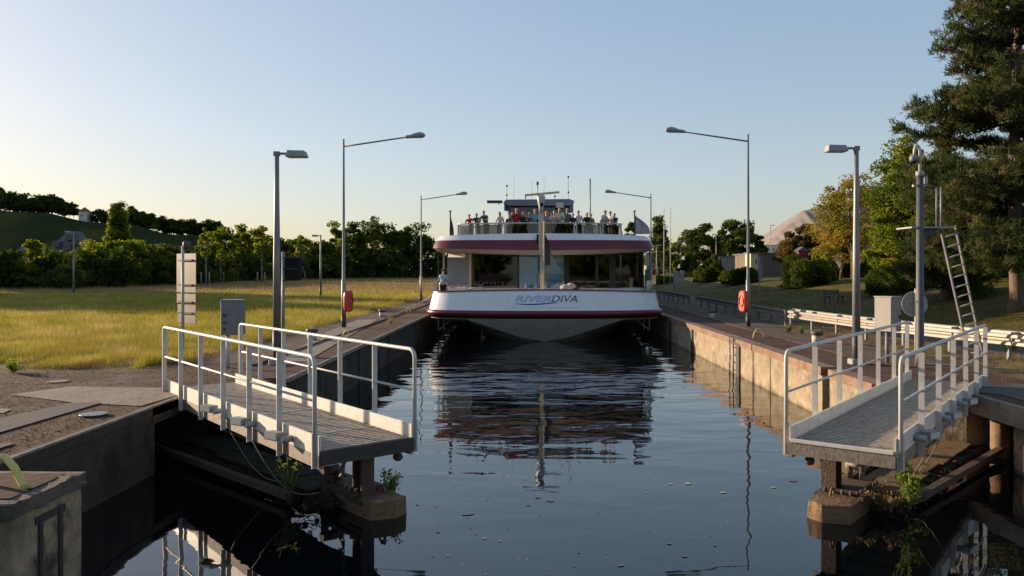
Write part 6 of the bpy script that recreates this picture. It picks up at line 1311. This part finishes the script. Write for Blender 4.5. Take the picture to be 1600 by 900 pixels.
def house(px0, px1, ye, yr, Y, label, wallm, roofm, hipl=0, hipr=0, dorm=()):
    x0, x1 = PX(px0, Y), PX(px1, Y); ze, zr = PZ(ye, Y), PZ(yr, Y); dp = (x1-x0)*.6; r = empty('house', ((x0+x1)/2, Y, 0), label, 'house')
    q = MB(); q.box(x0+.4, x1-.4, Y+.4, Y+dp-.4, -1, ze); q.build('wall', wallm, r)
    ym = Y+dp/2; a = x0+hipl; b_ = x1-hipr; q = MB(); q.add([(x0, Y, ze), (x1, Y, ze), (x1, Y+dp, ze), (x0, Y+dp, ze), (a, ym, zr), (b_, ym, zr)], [(0, 1, 5, 4), (1, 2, 5), (2, 3, 4, 5), (3, 0, 4), (3, 2, 1, 0)]); rf = q.build('roof', roofm, r)
    for u_, v_ in dorm:
        xx = x0+(x1-x0)*u_; zz = ze+(zr-ze)*v_; yy = Y+dp/2*v_; q = MB(); q.box(xx-.7, xx+.7, yy-1.0, yy+1.2, zz-.3, zz+.9); d = q.build('dormer', roofm, r)
        q = MB(); q.box(xx-.5, xx+.5, yy-1.03, yy-.98, zz-.1, zz+.7); q.build('pane', M['window'], d)
    for u_ in (.25, .5, .75): q = MB(); q.box(x0+(x1-x0)*u_-.5, x0+(x1-x0)*u_+.5, Y+.36, Y+.42, 1, 2.4); q.build('window', M['window'], r)
    return r
r = house(72, 130, 393, 361, 170, 'large house with a grey slate hipped roof and dormers behind the belt of trees', M['wallgrey'], M['slate'], 3.2, 1.6, ((.28, .3), (.55, .65), (.6, .15), (.8, .4)))
q = MB(); q.tube([(PX(93, 172), 172+2, PZ(366, 172)), (PX(93, 172), 172+2, PZ(356, 172))], .06, 5); q.build('roof_mast', M['darkpole'], r)
house(26, 44, 392, 377, 165, 'small slate gable roof between the dark trees on the far left', M['wallgrey'], M['slate'], 1.6, 0)
# --- right background: long low building, pale factory, red hut, salt heap
def block(name, label, cat, px0, px1, yt, yb, Y, m, dp=12, win=()):
    x0, x1 = PX(px0, Y), PX(px1, Y); z1, z0 = PZ(yt, Y), PZ(yb, Y); r = empty(name, ((x0+x1)/2, Y, z0), label, cat); q = MB(); q.box(x0, x1, Y, Y+dp, z0-1, z1); q.build('wall', m, r)
    q = MB(); q.box(x0-.15, x1+.15, Y-.15, Y+dp+.15, z1+.003, z1+.14); q.build('roof', M['slate'], r)
    for a, b_, c, d in win: q = MB(); q.box(PX(a, Y), PX(b_, Y), Y-.06, Y+.02, PZ(d, Y), PZ(c, Y)); q.build('window', M['window'], r)
    return r
tan = mat('tan_wall', (.15, .12, .088), (.125, .10, .074), .5, .9)
block('building', 'long low tan building with dark window strips behind the lawn lamp', 'building', 1184, 1258, 396.5, 424, 92, tan, 10, ((1206, 1226, 401, 407), (1231, 1248, 401, 407)))
block('wall', 'low grey wall behind the row of dark bushes', 'wall', 1124, 1186, 401.5, 420, 112, M['wallgrey'], 1)
block('transformer_house', 'pale yellow cube shaped hut in the sun behind the right tall lamp', 'hut', 1173, 1184.5, 396, 421, 86, mat('yellow_plaster', (.66, .53, .30), (.6, .48, .27), 1, .85), 2.2, ((1180.5, 1182, 406, 412),))
block('building', 'dark grey building with small windows behind the flagpoles', 'building', 1010, 1048, 396, 425, 160, M['wallgrey'], 12, ((1020, 1024, 402, 407), (1020, 1024, 409, 416)))
block('factory', 'pale factory building at the foot of the salt heap', 'factory', 1191, 1222, 383, 400, 420, M['plaster'], 20, ((1196, 1198, 388, 393), (1202, 1204, 388, 393), (1208, 1210, 388, 393), (1214, 1216, 388, 393)))
Yh = 80; x0, x1 = PX(1248, Yh), PX(1262, Yh); zb, ze, zt = PZ(402, Yh), PZ(391, Yh), PZ(385.5, Yh); r = empty('hut', ((x0+x1)/2, Yh, float(H(x0, Yh))), 'small dark red hut with a gable roof under the purple tree', 'hut')
q = MB(); q.box(x0, x1, Yh, Yh+1.2, zb-1.5, ze); q.build('wall', M['redpaint'], r)
q = MB(); q.add([(x0-.15, Yh-.1, ze-.08), (x1+.15, Yh-.1, ze-.08), ((x0+x1)/2, Yh-.1, zt), (x0-.15, Yh+1.3, ze-.08), (x1+.15, Yh+1.3, ze-.08), ((x0+x1)/2, Yh+1.3, zt)], [(0, 1, 2), (5, 4, 3), (0, 2, 5, 3), (2, 1, 4, 5), (1, 0, 3, 4)]); q.build('roof', M['slate'], r)
# wooden post on lawn
b = G(1313, 424); q = MB(); q.tube([(b.x, b.y, b.z), (b.x, b.y, b.z+1.3)], .13, 8); tag(q.build('wooden_post', M['wood']), 'short thick wooden post on the lawn below the yellow tree', 'post')
# salt heap
Yg = 950; prof_px = [(1150, 415), (1190, 384), (1222, 355), (1254, 326), (1300, 316), (1345, 306), (1500, 300), (1700, 330), (1900, 400)]
n1, n2 = 420, 40; P2 = np.zeros((n2, n1, 3))
for j in range(n1):
    px = 1140+j*(800/(n1-1)); zr = 2+PZ(float(np.interp(px, [a for a, b in prof_px], [b for a, b in prof_px])), Yg)-2
    for i in range(n2):
        t = i/(n2-1); s = t/.5 if t < .5 else 1-(t-.5)/.5*.3
        P2[i, j] = (PX(px, Yg)+(1-min(1, s))*0, Yg-150+300*t, -2+max(0, zr)*min(1, s)**1.0+.5*math.sin(px*.5+t*5)*(s < .97))
tag(grid_mesh('salt_heap_hill', P2, M['heap']), kind='structure')
# --- trees outside the frame that shade the meadow and are mirrored in the windows
for i, (x, y, h, r_) in enumerate([(-92, 82, 17, 5), (-90, 88, 18, 5), (-93, 94, 17, 5.5), (-89, 100, 18, 5), (-92, 105, 16, 5), (-104, 90, 17, 5), (-106, 99, 16, 5)]):
    make_tree('tree', 'tall tree beyond the left edge of the photo whose shadow crosses the meadow', 'tree', x, y, 0, h, r_, 'dark', 800+i, 'trees left of the photo', crown0=.45, n=2200, nclump=40, leaf=.5, cs=1.8)
for i, (x, y, h, r_) in enumerate([(10.5, -45, 11, 4), (17, -42, 12, 5), (24, -48, 13, 5), (31, -44, 12, 5), (14, -60, 12, 5), (-8.5, -44, 11, 4.6), (-15, -46, 12, 5), (-9, -58, 12, 5)]):
    make_tree('tree', 'tree on the bank behind the camera', 'tree', x, y, 0, h, r_, 'mid', 820+i, 'trees behind the camera', crown0=.0, n=3600, nclump=44, leaf=.5, cs=1.9)
